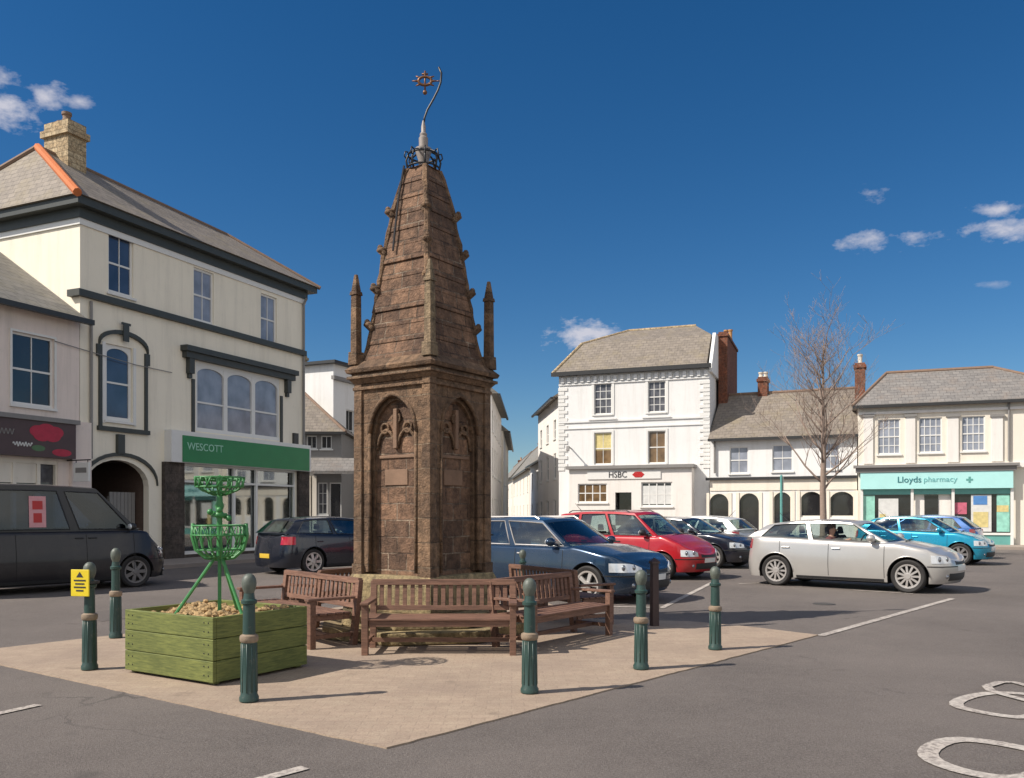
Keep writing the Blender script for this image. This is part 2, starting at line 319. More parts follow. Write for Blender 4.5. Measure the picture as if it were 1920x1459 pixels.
# ------------------------------------------------------------------ mesh helpers
class MB:
    def __init__(s): s.v = []; s.f = []; s.mi = []
    def add(s, vs, fs, mi=0):
        o = len(s.v); s.v += [tuple(p) for p in vs]; s.f += [tuple(i + o for i in f) for f in fs]; s.mi += [mi] * len(fs); return s
    def box(s, x0, x1, y0, y1, z0, z1, mi=0):
        vs = [(x0, y0, z0), (x1, y0, z0), (x1, y1, z0), (x0, y1, z0), (x0, y0, z1), (x1, y0, z1), (x1, y1, z1), (x0, y1, z1)]
        return s.add(vs, [(0, 3, 2, 1), (4, 5, 6, 7), (0, 1, 5, 4), (1, 2, 6, 5), (2, 3, 7, 6), (3, 0, 4, 7)], mi)
    def hexa(s, b, t, mi=0):
        return s.add(list(b) + list(t), [(0, 3, 2, 1), (4, 5, 6, 7), (0, 1, 5, 4), (1, 2, 6, 5), (2, 3, 7, 6), (3, 0, 4, 7)], mi)
    def bar(s, p, q, wx, wy, up=(0, 0, 1), mi=0):
        p = Vector(p); q = Vector(q); d = (q - p).normalized(); u = Vector(up)
        if abs(d.dot(u)) > .98: u = Vector((0, 1, 0))
        a = d.cross(u).normalized() * wx / 2; b = a.cross(d).normalized() * wy / 2
        return s.hexa([p - a - b, p + a - b, p + a + b, p - a + b], [q - a - b, q + a - b, q + a + b, q - a + b], mi)
    def prism(s, pts, z0, z1, mi=0):            # pts ccw plan polygon
        n = len(pts); vs = [(x, y, z0) for x, y in pts] + [(x, y, z1) for x, y in pts]
        fs = [tuple(range(n))[::-1], tuple(range(n, 2 * n))] + [(i, (i + 1) % n, n + (i + 1) % n, n + i) for i in range(n)]
        return s.add(vs, fs, mi)
    def frustum(s, cx, cy, h0, h1, z0, z1, n=4, rot=45, mi=0):   # half sides
        k = 1 / math.cos(math.pi / n)
        P = lambda h, z: [(cx + h * k * math.cos(R(rot) + i * 2 * math.pi / n), cy + h * k * math.sin(R(rot) + i * 2 * math.pi / n), z) for i in range(n)]
        vs = P(h0, z0) + P(h1, z1)
        fs = [tuple(range(n))[::-1], tuple(range(n, 2 * n))] + [(i, (i + 1) % n, n + (i + 1) % n, n + i) for i in range(n)]
        return s.add(vs, fs, mi)
    def extr(s, pts, y0, y1, mi=0):             # pts (x,z) polygon (convex), extruded in y
        n = len(pts); vs = [(x, y0, z) for x, z in pts] + [(x, y1, z) for x, z in pts]
        fs = [tuple(range(n)), tuple(range(n, 2 * n))[::-1]] + [((i + 1) % n, i, n + i, n + (i + 1) % n) for i in range(n)]
        return s.add(vs, fs, mi)
    def lathe(s, prof, n=20, c=(0, 0, 0), axis='z', mi=0):
        vs = []; fs = []
        for (r, h) in prof:
            for i in range(n):
                a = 2 * math.pi * i / n
                if axis == 'z': vs.append((c[0] + r * math.cos(a), c[1] + r * math.sin(a), c[2] + h))
                else: vs.append((c[0] + r * math.cos(a), c[1] + h, c[2] + r * math.sin(a)))
        for k in range(len(prof) - 1):
            for i in range(n):
                j = (i + 1) % n; q = (k * n + i, k * n + j, (k + 1) * n + j, (k + 1) * n + i)
                fs.append(q if axis == 'z' else q[::-1])
        return s.add(vs, fs, mi)
    def tube(s, pts, r, n=8, mi=0, cap=True):
        pts = [Vector(p) for p in pts]; rs = r if isinstance(r, (list, tuple)) else [r] * len(pts)
        vs = []; fs = []; prev = None
        for k, p in enumerate(pts):
            d = (pts[min(k + 1, len(pts) - 1)] - pts[max(k - 1, 0)]).normalized()
            if prev is None:
                u = Vector((0, 0, 1)) if abs(d.z) < .9 else Vector((1, 0, 0)); a = d.cross(u).normalized()
            else: a = (prev - d * prev.dot(d)).normalized()
            prev = a; b = d.cross(a)
            for i in range(n):
                t = 2 * math.pi * i / n; vs.append(p + (a * math.cos(t) + b * math.sin(t)) * rs[k])
        for k in range(len(pts) - 1):
            for i in range(n):
                j = (i + 1) % n; fs.append((k * n + i, k * n + j, (k + 1) * n + j, (k + 1) * n + i))
        if cap: fs.append(tuple(range(n))[::-1]); fs.append(tuple(range((len(pts) - 1) * n, len(pts) * n)))
        return s.add(vs, fs, mi)
    def ball(s, c, r, n=12, m=8, sc_=(1, 1, 1), mi=0):
        vs = []; fs = []
        for k in range(m + 1):
            t = math.pi * k / m
            for i in range(n):
                a = 2 * math.pi * i / n
                vs.append((c[0] + r * sc_[0] * math.sin(t) * math.cos(a), c[1] + r * sc_[1] * math.sin(t) * math.sin(a), c[2] - r * sc_[2] * math.cos(t)))
        for k in range(m):
            for i in range(n):
                j = (i + 1) % n; fs.append((k * n + i, k * n + j, (k + 1) * n + j, (k + 1) * n + i))
        return s.add(vs, fs, mi)
    def grid(s, P, mi=0, flip=False, skip=None):
        m = len(P); n = len(P[0]); fs = []
        for i in range(m - 1):
            for j in range(n - 1):
                if skip and skip(i, j): continue
                q = (i * n + j, (i + 1) * n + j, (i + 1) * n + j + 1, i * n + j + 1); fs.append(q[::-1] if flip else q)
        return s.add([p for row in P for p in row], fs, mi)
    def build(s, name, mat, parent=None, smooth=False, bevel=0, angle=None):
        me = bpy.data.meshes.new(name); me.from_pydata(s.v, [], s.f)
        for m_ in (mat if isinstance(mat, (list, tuple)) else [mat]): me.materials.append(M[m_] if isinstance(m_, str) else m_)
        for p, i in zip(me.polygons, s.mi): p.material_index = i; p.use_smooth = smooth
        bm = bmesh.new(); bm.from_mesh(me); bmesh.ops.remove_doubles(bm, verts=bm.verts, dist=1e-5)
        bmesh.ops.recalc_face_normals(bm, faces=bm.faces) if s.recalc else None
        bm.to_mesh(me); bm.free()
        if smooth and angle: me.set_sharp_from_angle(angle=R(angle))
        o = bpy.data.objects.new(name, me); sc.collection.objects.link(o)
        if parent: o.parent = parent
        if bevel:
            b = o.modifiers.new('Bevel', 'BEVEL'); b.width = bevel; b.segments = 2; b.limit_method = 'ANGLE'
        return o
    recalc = True

def tag(o, label=None, cat=None, group=None, kind=None):
    if label: o['label'] = label
    if cat: o['category'] = cat
    if group: o['group'] = group
    if kind: o['kind'] = kind
    return o
def thing(name, loc, rz, label, cat, group=None):
    o = bpy.data.objects.new(name, None); sc.collection.objects.link(o); o.empty_display_size = .2
    o.location = loc; o.rotation_euler = (0, 0, rz); return tag(o, label, cat, group)
def kids(o): return [c for c in sc.objects if c.parent == o]
def copy_tree(o, parent=None):
    c = o.copy(); sc.collection.objects.link(c)
    if parent: c.parent = parent
    for k in kids(o): copy_tree(k, c)
    return c
def gp(x, y):                    # a point of the flat ground, measured on the photograph
    Y = EYE * FOC / (y - HORIZON); return ((x - CX) / FOC * Y, Y)
def lettering(name, text, size, mat, parent, loc, rot, align='CENTER', depth=.01, sx=1.0):
    cu = bpy.data.curves.new(name, 'FONT'); cu.body = text; cu.size = size; cu.align_x = align; cu.align_y = 'CENTER'; cu.extrude = depth; cu.resolution_u = 3
    t = bpy.data.objects.new('tmp', cu); sc.collection.objects.link(t)
    dg = bpy.context.evaluated_depsgraph_get(); me = bpy.data.meshes.new_from_object(t.evaluated_get(dg)); bpy.data.objects.remove(t)
    me.materials.clear(); me.materials.append(M[mat]); me.name = name
    o = bpy.data.objects.new(name, me); sc.collection.objects.link(o); o.parent = parent; o.location = loc; o.rotation_euler = rot; o.scale = (sx, 1, 1)
    return o

# ------------------------------------------------------------------ ground
def sheet(name, pts, z, mat, thick=0):
    mb = MB()
    if thick: mb.prism(pts, z - thick, z)
    else: mb.add([(x, y, z) for x, y in pts], [tuple(range(len(pts)))])
    o = mb.build(name, mat); return tag(o, kind='structure')
sheet('ground', [(-900, -300), (900, -300), (900, 1500), (-900, 1500)], 0, 'asphalt')
island = [(-.82, 5.6), (3.87, 10.78), (3.19, 11.6), (2.5, 12.15), (1.2, 12.4), (.6, 14.6), (-2.4, 14.6), (-4.92, 10.88), (-6.15, 9.34)]
def rough_edge(P, amp=.007, step=.1):
    r_ = random.Random(3); out = []
    for (a, b), (c, d) in zip(P, P[1:] + P[:1]):
        n = max(1, int(math.hypot(c - a, d - b) / step))
        for i in range(n): out.append((a + (c - a) * i / n + r_.uniform(-amp, amp), b + (d - b) * i / n + r_.uniform(-amp, amp)))
    return out
sheet('paved_island', rough_edge(island), .012, 'paving', .012)
def ribbon(name, pts, wd, z=.008, closed=False):
    P = [Vector((x, y, 0)) for x, y in pts]; n = len(P); a = []; b = []
    for i, p in enumerate(P):
        q0 = P[(i - 1) % n] if closed or i > 0 else p; q1 = P[(i + 1) % n] if closed or i < n - 1 else p
        d = (q1 - q0).normalized(); nn = Vector((-d.y, d.x, 0)) * wd / 2; a.append(p + nn); b.append(p - nn)
    vs = [(p.x, p.y, z) for p in a + b]; fs = [(n + i, n + i + 1, i + 1, i) for i in range(n - 1)]
    if closed: fs.append((2 * n - 1, n, 0, n - 1))
    o = MB().add(vs, fs).build(name, 'roadpaint'); return tag(o, kind='structure')
for pts in ([gp(150, 1150), gp(420, 1122), gp(450, 1132), gp(190, 1166)],):
    sheet('road_patch', rough_edge(pts, .012), .004, 'asphalt_patch')
def line(x0, y0, x1, y1, wd=.1): return ribbon('road_line', [gp(x0, y0), gp(x1, y1)], wd)
line(1538, 1193, 1786, 1123, .11)
line(1240, 1141, 1335, 1093, .10)
line(1085, 1137, 1238, 1140, .10)
line(-60, 1352, 72, 1323, .09)
line(478, 1466, 572, 1441, .09)
line(1385, 1095, 1452, 1093, .10)
line(1600, 1107, 1712, 1114, .08)
def smooth_loop(pp, k=3):
    P = [gp(x, y) for x, y in pp]
    for _ in range(k):
        Q = []
        for i in range(len(P)):
            a = P[i]; b = P[(i + 1) % len(P)]
            Q += [(.75 * a[0] + .25 * b[0], .75 * a[1] + .25 * b[1]), (.25 * a[0] + .75 * b[0], .25 * a[1] + .75 * b[1])]
        P = Q
    return P
ribbon('road_lettering', smooth_loop([(1776, 1322), (1840, 1300), (1925, 1301), (1990, 1318), (1935, 1350), (1850, 1340)], 2), .105, closed=True)
ribbon('road_lettering', smooth_loop([(1725, 1417), (1775, 1386), (1860, 1392), (1990, 1420), (1930, 1468), (1800, 1450)], 2), .125, closed=True)
ribbon('road_lettering', [gp(*p) for p in [(1990, 1300), (1935, 1290), (1900, 1281), (1875, 1281), (1850, 1289), (1858, 1297), (1880, 1304), (1925, 1316), (1995, 1334)]], .085, z=.012)
for x, y, r in [(1545, 1133, .17)]:
    X, Y = gp(x, y); o = MB().lathe([(0, .012), (r, .012), (r + .02, 0)], 24, (X, Y, .018 if x < 1000 else 0)).build('drain_cover', 'iron_cover')
    tag(o, {1545: 'dark round cover in the asphalt in front of the silver car', 760: 'small dark cover in the tan paving before the front bench', 905: 'dark cover plate in the paving under the front bench'}[x], 'drain cover')
def kerbed(name, pts, h=.11, mat='pavement'): return sheet(name, pts, h, mat, h + .3)

# ------------------------------------------------------------------ facades
class Fac:
    def __init__(s, ax, ay, deg):
        s.A = Vector((ax, ay)); s.a = R(deg); s.d = Vector((math.cos(s.a), math.sin(s.a))); s.n = Vector((-math.sin(s.a), math.cos(s.a)))
    def px(s, x, y, off=0):
        r = Vector(((x - CX) / FOC, 1)); t = (s.A.dot(s.n) + off) / r.dot(s.n); p = r * t
        return ((p - s.A).dot(s.d), EYE + (HORIZON - y) / FOC * t)
    def S(s, x, off=0): return s.px(x, 900, off)[0]
    def Z(s, x, y, off=0): return s.px(x, y, off)[1]
    def rect(s, x0, y0, x1, y1, off=0):      # top-left / bottom-right pixels -> s0,s1,z0,z1
        a = s.px(x0, y0, off); b = s.px(x1, y1, off); zt = (a[1] + s.px(x1, y0, off)[1] * 0) ; return a[0], b[0], b[1], a[1]
    def root(s, name, label, cat, group=None): return thing(name, (s.A.x, s.A.y, 0), s.a, label, cat, group)
    def world(s, u, v): p = s.A + s.d * u + s.n * v; return (p.x, p.y)

def wall_front(mb, s0, s1, z0, z1, holes, y=0, depth=.18, mi=0):
    xs = sorted({s0, s1} | {h[0] for h in holes} | {h[1] for h in holes}); zs = sorted({z0, z1} | {h[2] for h in holes} | {h[3] for h in holes})
    xs = [x for x in xs if s0 - 1e-6 <= x <= s1 + 1e-6]; zs = [z for z in zs if z0 - 1e-6 <= z <= z1 + 1e-6]
    for i in range(len(xs) - 1):
        for j in range(len(zs) - 1):
            cx = (xs[i] + xs[i + 1]) / 2; cz = (zs[j] + zs[j + 1]) / 2
            if any(h[0] < cx < h[1] and h[2] < cz < h[3] for h in holes): continue
            mb.add([(xs[i], y, zs[j]), (xs[i + 1], y, zs[j]), (xs[i + 1], y, zs[j + 1]), (xs[i], y, zs[j + 1])], [(0, 1, 2, 3)], mi)
    for a, b, c, d in holes:
        q = lambda p: mb.add(p, [(0, 1, 2, 3)], mi)
        q([(a, y, c), (a, y, d), (a, y + depth, d), (a, y + depth, c)]); q([(b, y, d), (b, y, c), (b, y + depth, c), (b, y + depth, d)])
        q([(a, y, d), (b, y, d), (b, y + depth, d), (a, y + depth, d)]); q([(b, y, c), (a, y, c), (a, y + depth, c), (b, y + depth, c)])
def shell(mb, s0, s1, z0, z1, W, gable=None):
    mb.add([(s0, 0, z0), (s0, W, z0), (s0, W, z1), (s0, 0, z1)], [(0, 1, 2, 3)])
    mb.add([(s1, 0, z0), (s1, W, z0), (s1, W, z1), (s1, 0, z1)], [(3, 2, 1, 0)])
    mb.add([(s0, W, z0), (s1, W, z0), (s1, W, z1), (s0, W, z1)], [(3, 2, 1, 0)])
    mb.add([(s0, 0, z1), (s1, 0, z1), (s1, W, z1), (s0, W, z1)], [(0, 1, 2, 3)])
def arc_pts(a, b, zs, rise, n=10, pointed=False):
    c = (a + b) / 2; h = (b - a) / 2
    if pointed:
        out = []
        for i in range(n + 1):
            t = i / n * 2 - 1; k = 1 - abs(t); out.append((c + h * t, zs + rise * (.86 * math.sqrt(max(0, 1 - t * t)) + .14 * k)))
        return out
    return [(c - h * math.cos(math.pi * i / n), zs + rise * math.sin(math.pi * i / n)) for i in range(n + 1)]
def spandrel(mb, a, b, zs, rise, ztop, y0, y1, mi=0, pointed=False, n=12):
    P = arc_pts(a, b, zs, rise, n, pointed)
    for i in range(len(P) - 1):
        p, q = P[i], P[i + 1]; mb.extr([(p[0], p[1]), (q[0], q[1]), (q[0], ztop), (p[0], ztop)], y0, y1, mi)
def window(par, s0, s1, z0, z1, cols=2, rows=4, pane_m='p_blue', y=0, sill=True, arch=0, rec=.10, fr=.05, bar=.025, frame_m='trim', mid=True, label=None, surround=0, blind=None):
    mb = MB(); yf = y + rec
    mb.box(s0, s0 + fr, yf, yf + .05, z0, z1); mb.box(s1 - fr, s1, yf, yf + .05, z0, z1)
    mb.box(s0 + fr, s1 - fr, yf, yf + .05, z1 - fr, z1); mb.box(s0 + fr, s1 - fr, yf, yf + .05, z0, z0 + fr * 1.3)
    for i in range(1, cols):
        x = s0 + (s1 - s0) * i / cols; mb.box(x - bar / 2, x + bar / 2, yf + .012, yf + .045, z0 + fr, z1 - fr)
    for j in range(1, rows):
        z = z0 + (z1 - z0) * j / rows; big = mid and rows % 2 == 0 and j == rows // 2
        t = .055 if big else bar; mb.box(s0 + fr, s1 - fr, yf + (.004 if big else .014), yf + .047, z - t / 2, z + t / 2)
    if arch: spandrel(mb, s0 + fr, s1 - fr, z1 - arch, arch - fr, z1 - .002, yf + .002, yf + .048)
    if sill: mb.box(s0 - .07, s1 + .07, y - .07, yf + .06, z0 - .07, z0 - .001)
    if surround:
        g = surround; mb.box(s0 - g, s0 - .002, y - .035, y - .001, z0 - .07, z1 + g); mb.box(s1 + .002, s1 + g, y - .035, y - .001, z0 - .07, z1 + g)
        mb.box(s0 - .002, s1 + .002, y - .035, y - .001, z1 + .002, z1 + g)
    o = mb.build('window', frame_m, par)
    MB().box(s0 + fr * .6, s1 - fr * .6, yf + .03, yf + .04, z0 + fr * .6, z1 - fr * .6).build('pane', pane_m, o)
    if blind: MB().box(s0 + fr, s1 - fr, yf + .024, yf + .028, z0 + (z1 - z0) * blind[0], z0 + (z1 - z0) * blind[1]).build('blind', blind[2], o)
    if label: o['label'] = label
    return o
def pots(par, xs, y, z, r=.13, h=.5, m='pot'):
    for x in xs: MB().lathe([(r * .95, 0), (r, .06), (r * .8, .1), (r * .85, h - .1), (r * 1.05, h - .08), (r * 1.05, h), (r * .7, h), (r * .7, h - .2)], 12, (x, y, z)).build('chimney_pot', m, par, smooth=True, angle=40)

# ---- cream corner building (left)
F1 = Fac(-12.15, 24, math.degrees(math.atan2(.915, .403)))
S = F1.S; Zc = F1.Z
b1 = F1.root('corner_building', 'tall cream corner building with dark cornice, carriage arch and green shop fascia', 'building')
LEN = S(570); EZ = 9.85; DEP = 7.2
def r1(x0, x1, yt, yb): # use left edge pixel rows
    return (S(x0), S(x1), Zc(x0, yb), Zc(x0, yt))
w1 = r1(203, 250, 433, 547); w2 = r1(363, 401, 500, 600); w3 = r1(489, 519, 549, 640); wa = r1(198, 248, 643, 787)
tri = r1(367, 524, 676, 808); archh = (S(162), S(279), 0.0, Zc(215, 862))
shopw = (S(343), S(554), Zc(343, 1040), Zc(343, 868))
mb = MB(); holes = [w1, w2, w3, wa, tri, archh, shopw]
wall_front(mb, 0, LEN, 0, EZ, holes, 0, .22); shell(mb, 0, LEN, 0, EZ, DEP)
spandrel(mb, archh[0], archh[1], archh[3] - .75, .75, archh[3], .0015, .22)
mb.build('wall', 'cream', b1)
mb = MB(); mb.box(archh[0] - .3, archh[1] + .3, 3.0, 3.1, 0, archh[3]); mb.box(archh[0] - .2, archh[0] - .0, .22, 3.1, 0, archh[3]); mb.box(archh[1], archh[1] + .2, .22, 3.1, 0, archh[3]); mb.box(archh[0] - .2, archh[1] + .2, .22, 3.1, archh[3], archh[3] + .1)
mb.build('passage', 'wood_gate', b1)
g0, g1 = S(228), S(276); mb = MB(); zt = Zc(230, 922)
for i in range(7):
    x = g0 + (g1 - g0) * i / 7; mb.box(x + .008, x + (g1 - g0) / 7 - .008, .5, .54, .05, zt)
mb.box(g0, g1, .545, .6, zt - .25, zt - .12); mb.build('gate', 'graytrim', b1)
mb = MB(); P = arc_pts(archh[0] - .12, archh[1] + .3, archh[3] - .73, .85, 14)
for i in range(len(P) - 1): mb.extr([P[i], P[i + 1], (P[i + 1][0], P[i + 1][1] + .1), (P[i][0], P[i][1] + .1)], -.08, -.001)
mb.build('arch_moulding', 'dktrim', b1)
k = (archh[0] + archh[1]) / 2; MB().box(k - .12, k + .12, -.12, -.001, archh[3] + .18, archh[3] + .75).build('keystone', 'dktrim', b1)
# string course, eaves
zs = Zc(150, 547); mb = MB(); mb.box(-.14, LEN, -.14, -.001, zs - .13, zs + .06); mb.box(-.14, -.001, -.001, .35, zs - .13, zs + .06); mb.build('string_course', 'dktrim', b1)
mb = MB(); mb.box(-.10, LEN + .1, -.10, DEP + .1, EZ + .0, EZ + .28); mb.box(-.36, LEN + .36, -.36, DEP + .36, EZ + .281, EZ + .50)
mb.build('cornice', 'dktrim', b1)
mb = MB(); mb.box(-.05, LEN + .05, -.05, -.001, EZ - .18, EZ - .001); mb.box(-.05, -.001, -.001, DEP, EZ - .18, EZ - .001); mb.build('frieze', 'trim', b1)
e = EZ + .505; rz = EZ + 2.75; o_ = .44
ro = [(-o_, -o_, e), (LEN + o_, -o_, e), (LEN + o_, DEP + o_, e), (-o_, DEP + o_, e), (.75, 2.7, rz), (LEN - 1.3, 2.7, rz - .25)]
MB().add(ro, [(0, 1, 5, 4), (1, 2, 5), (2, 3, 4, 5), (3, 0, 4), (3, 2, 1, 0)]).build('roof', 'slate_brown', b1)
mb = MB(); mb.tube([ro[0], ro[4]], .12, 8); mb.build('hip_ridge', 'ridge', b1)
mb = MB(); mb.tube([ro[4], ro[3]], .09, 8); mb.tube([ro[4], ro[5]], .08, 8); mb.tube([ro[5], ro[1]], .08, 8); mb.build('ridge_tiles', 'ridge_dark', b1)
ch = MB(); ch.box(1.3, 1.95, 2.1, 3.15, EZ + 1.2, 13.15); ch.box(1.22, 2.03, 2.02, 3.23, 13.151, 13.35); ch.box(1.3, 1.95, 2.1, 3.15, 13.351, 13.6)
cho = ch.build('chimney', 'chim_stone', b1); pots(cho, [1.5], 2.4, 13.6, .14, .3, 'ridge_dark'); pots(cho, [1.75], 2.95, 13.6, .14, .22, 'ridge_dark')
window(b1, *w1, cols=2, rows=2, pane_m='p_blue', rec=.06, fr=.07, label='upper sash window nearest the chimney with dark panes')
window(b1, *w2, cols=2, rows=2, pane_m='p_net', rec=.06, fr=.07)
window(b1, *w3, cols=2, rows=2, pane_m='p_net', rec=.06, fr=.07)
window(b1, *wa, cols=1, rows=2, pane_m='p_blue', arch=.28, rec=.06, fr=.09, label='arched sash window over the carriage arch')
# moulding round the arched window
a0, a1 = S(184), S(275); zt = Zc(230, 622); zb = Zc(230, 803); zm = Zc(230, 655)
mb = MB(); P = arc_pts(a0, a1, zm, zt - zm - .1, 14)
for i in range(len(P) - 1): mb.extr([P[i], P[i + 1], (P[i + 1][0], P[i + 1][1] + .12), (P[i][0], P[i][1] + .12)], -.10, -.001)
mb.box(a0, a0 + .10, -.06, -.001, zb, zm); mb.box(a1 - .10, a1, -.06, -.001, zb, zm); mb.box(a0 - .05, a1 + .05, -.1, -.001, zb - .13, zb - .001)
mb.box((a0 + a1) / 2 - .1, (a0 + a1) / 2 + .1, -.14, -.101, zt - .3, zt + .18); mb.box((a0 + a1) / 2 - .16, (a0 + a1) / 2 + .16, -.14, -.101, zt + .181, zt + .25)
mb.box(a0 - .08, a0 - .001, -.06, -.001, zm - .35, zm); mb.box(a1 + .001, a1 + .08, -.06, -.001, zm - .35, zm)
mb.build('window_moulding', 'dktrim', b1)
mb = MB(); mb.box(a0 + .12, w1[0] * 0 + wa[0] - .02, -.03, -.001, wa[2] - .1, wa[3] + .02); mb.box(wa[1] + .02, wa[1] + .12, -.03, -.001, wa[2] - .1, wa[3] + .02)
mb.build('window_surround', 'trim', b1)
# tripartite window
t0, t1, tz0, tz1 = tri; fw = (t1 - t0); mb = MB()
for q in (0, 1 / 3, 2 / 3, 1):
    x = t0 + fw * q; mb.box(max(t0, x - .09), min(t1, x + .09), .02, .12, tz0, tz1)
mb.box(t0, t1, .021, .119, tz1 - .14, tz1 - .001); mb.box(t0, t1, .0, .14, tz0 - .0, tz0 + .12)
for q in range(3): spandrel(mb, t0 + fw * q / 3 + .09, t0 + fw * (q + 1) / 3 - .09, tz1 - .42, .24, tz1 - .14, .03, .11)
for q in range(3): zmid = tz0 + (tz1 - tz0) * .42; mb.box(t0 + fw * q / 3 + .09, t0 + fw * (q + 1) / 3 - .09, .045, .11, zmid - .03, zmid + .03)
tw = mb.build('window', 'trim', b1); tw['label'] = 'white three-light window with arched heads above the green fascia'
for q in range(3): MB().box(t0 + fw * q / 3 + .03, t0 + fw * (q + 1) / 3 - .03, .08, .09, tz0 + .05, tz1 - .1).build('pane', 'p_net', tw)
c0, c1 = S(338), S(549); zc0 = Zc(338, 648)
mb = MB(); mb.box(c0, c1, -.30, -.001, zc0 - .16, zc0 + .02); mb.box(c0 + .08, c1 - .08, -.2, -.001, zc0 - .36, zc0 - .161)
for x in (c0 + .35, c1 - .4): mb.box(x - .11, x + .11, -.17, -.001, zc0 - .85, zc0 - .361); mb.box(x - .07, x + .07, -.1, -.001, zc0 - 1.0, zc0 - .851)
for x in (t0 - .14, t1 + .08): mb.box(x - .06, x + .06, -.05, -.001, Zc(367, 815), zc0 - 1.0)
mb.build('window_cornice', 'dktrim', b1)
# shopfront
f0, f1_ = S(308), S(571); fz1 = Zc(308, 806); fz0 = Zc(308, 866)
mb = MB(); mb.box(f0, f1_, -.30, -.001, fz0, fz1); fo = mb.build('fascia', 'trim', b1)
MB().box(f0 + .45, f1_ - .12, -.33, -.3005, fz0 + .02, fz1 - .14).build('sign_panel', 'green_sign', fo)
lettering('lettering', 'WESCOTT', .34, 'letters_pale', fo, (f0 + .62, -.335, (fz0 + fz1) / 2 + .02), (R(90), 0, 0), 'LEFT')
mb = MB(); mb.box(S(303), S(340), -.14, -.001, 0, fz0 - .001); mb.box(S(556), S(575), -.14, -.001, 0, fz0 - .001); mb.box(S(340) + .001, S(556) - .001, -.08, -.001, 0, shopw[2] - .001)
mb.build('stone_pier', 'dkstone', b1)
a, b, c, d = shopw; mb = MB()
for q in (0, .42, .62, 1): x = a + (b - a) * q; mb.box(max(a, x - .05), min(b, x + .05), .02, .1, c, d)
mb.box(a, b, .021, .099, c, c + .1); mb.box(a, b, .021, .099, d - .08, d); mb.box(a, b, .03, .09, d - .62, d - .55)
sw = mb.build('shop_window', 'trim', b1)
MB().box(a + .02, b - .02, .14, .15, c + .02, d - .02).build('pane', 'shopglass', sw)
mb = MB(); mb.box(a - .3, b + .3, 2.6, 2.7, 0, d); mb.box(a - .4, a - .3, .22, 2.7, 0, d); mb.box(b + .3, b + .4, .22, 2.7, 0, d); mb.box(a - .3, b + .3, .22, 2.6, d + .001, d + .05); mb.box(a - .3, b + .3, .22, 2.6, c - .1, c - .02)
mb.build('shop_interior', 'white2', b1)
for (q0, q1, h0, h1, m_) in [(.03, .18, .1, .9, 'poster3'), (.2, .41, .1, .98, 'poster1'), (.44, .56, .1, .75, 'poster5'), (.65, .80, .1, .95, 'poster1'), (.83, .97, .1, .9, 'poster5')]:
    MB().box(a + (b - a) * q0, a + (b - a) * q1, .22, .25, c + .1 + (d - c - .6) * h0 * .6, c + (d - c - .6) * h1).build('display_panel', m_, b1)
MB().tube([(LEN - .1, -.07, 0), (LEN - .1, -.07, EZ - .2), (LEN - .1, -.2, EZ)], .045, 8).build('drainpipe', 'graytrim', b1)
MB().tube([(.32, -.06, Zc(165, 860)), (.32, -.06, zs - .2)], .04, 8).build('drainpipe', 'graytrim', b1)
MB().box(S(548), S(556), -.1, -.001, Zc(548, 837), Zc(548, 812)).build('alarm_box', 'gutter', b1)
MB().tube([(S(100), -.06, Zc(100, 640)), (S(160), -.06, Zc(160, 658)), (S(250), -.06, Zc(250, 684)), (S(320), -.06, Zc(320, 699))], .012, 6).build('cable', 'graytrim', b1)

# ---- pinkish building at the far left
b2 = F1.root('pink_building', 'pinkish rendered two-storey shop at the left edge with brown poppy fascia', 'building')
PS, PE = -9.0, -.02; PZ = Zc(150, 603)
pw = r1(22, 101, 620, 757); mb = MB(); pshop = (S(-60), S(108), .5, Zc(60, 862)); pw2 = (pw[0] - 3.6, pw[1] - 3.6, pw[2], pw[3])
pdoor = (S(68), S(100), .5, Zc(60, 862))
wall_front(mb, PS, PE, 0, PZ, [pw, pw2, pshop], 0, .2); shell(mb, PS, PE, 0, PZ, 7.0); mb.build('wall', 'pink', b2)
window(b2, *pw, cols=2, rows=2, pane_m='p_dark', rec=.06, fr=.06, surround=.06); window(b2, *pw2, cols=2, rows=2, pane_m='p_dark', rec=.06, fr=.06)
mb = MB(); mb.add([(PS, -.38, PZ), (PE, -.38, PZ), (PE, 3.6, PZ + 2.55), (PS, 3.6, PZ + 2.55), (PE, 7.4, PZ), (PS, 7.4, PZ)], [(0, 1, 2, 3), (3, 2, 4, 5), (0, 3, 5), (1, 4, 2), (0, 5, 4, 1)]); mb.build('roof', 'slate_grey', b2)
MB().box(PS, .12, -.44, -.30, PZ - .12, PZ + .02).build('gutter', 'gutter', b2)
q0, q1 = S(-40), S(129); qz0, qz1 = Zc(60, 857), Zc(60, 790)
po = MB().box(q0, q1, -.28, -.001, qz0, qz1).build('fascia', 'brown_sign', b2)
MB().box(q0, q1 + .1, -.34, -.001, qz1 + .001, qz1 + .12).build('fascia_cornice', 'graytrim', b2)
MB().box(q1 + .02, 0.28, -.12, -.001, 0, qz1 + .12).build('pilaster', 'pink', b2)
def disc(mb, cx, cz, rx, rz_, y, n=16): mb.add([(cx + rx * math.cos(2 * math.pi * i / n), y, cz + rz_ * math.sin(2 * math.pi * i / n)) for i in range(n)], [tuple(range(n))]); return mb
mb = MB(); cx = S(88, -.28); cz = F1.Z(88, 812, -.28)
for i in range(5): a_ = R(72 * i + 20); disc(mb, cx + .26 * math.cos(a_), cz + .09 * math.sin(a_), .26, .16, -.283 - .0015 * i)
mb.build('poppy_emblem', 'poppy', po)
mb = MB(); disc(mb, cx - .25, cz - .42, .2, .08, -.284); mb.build('leaf_emblem', 'poppygreen', po)
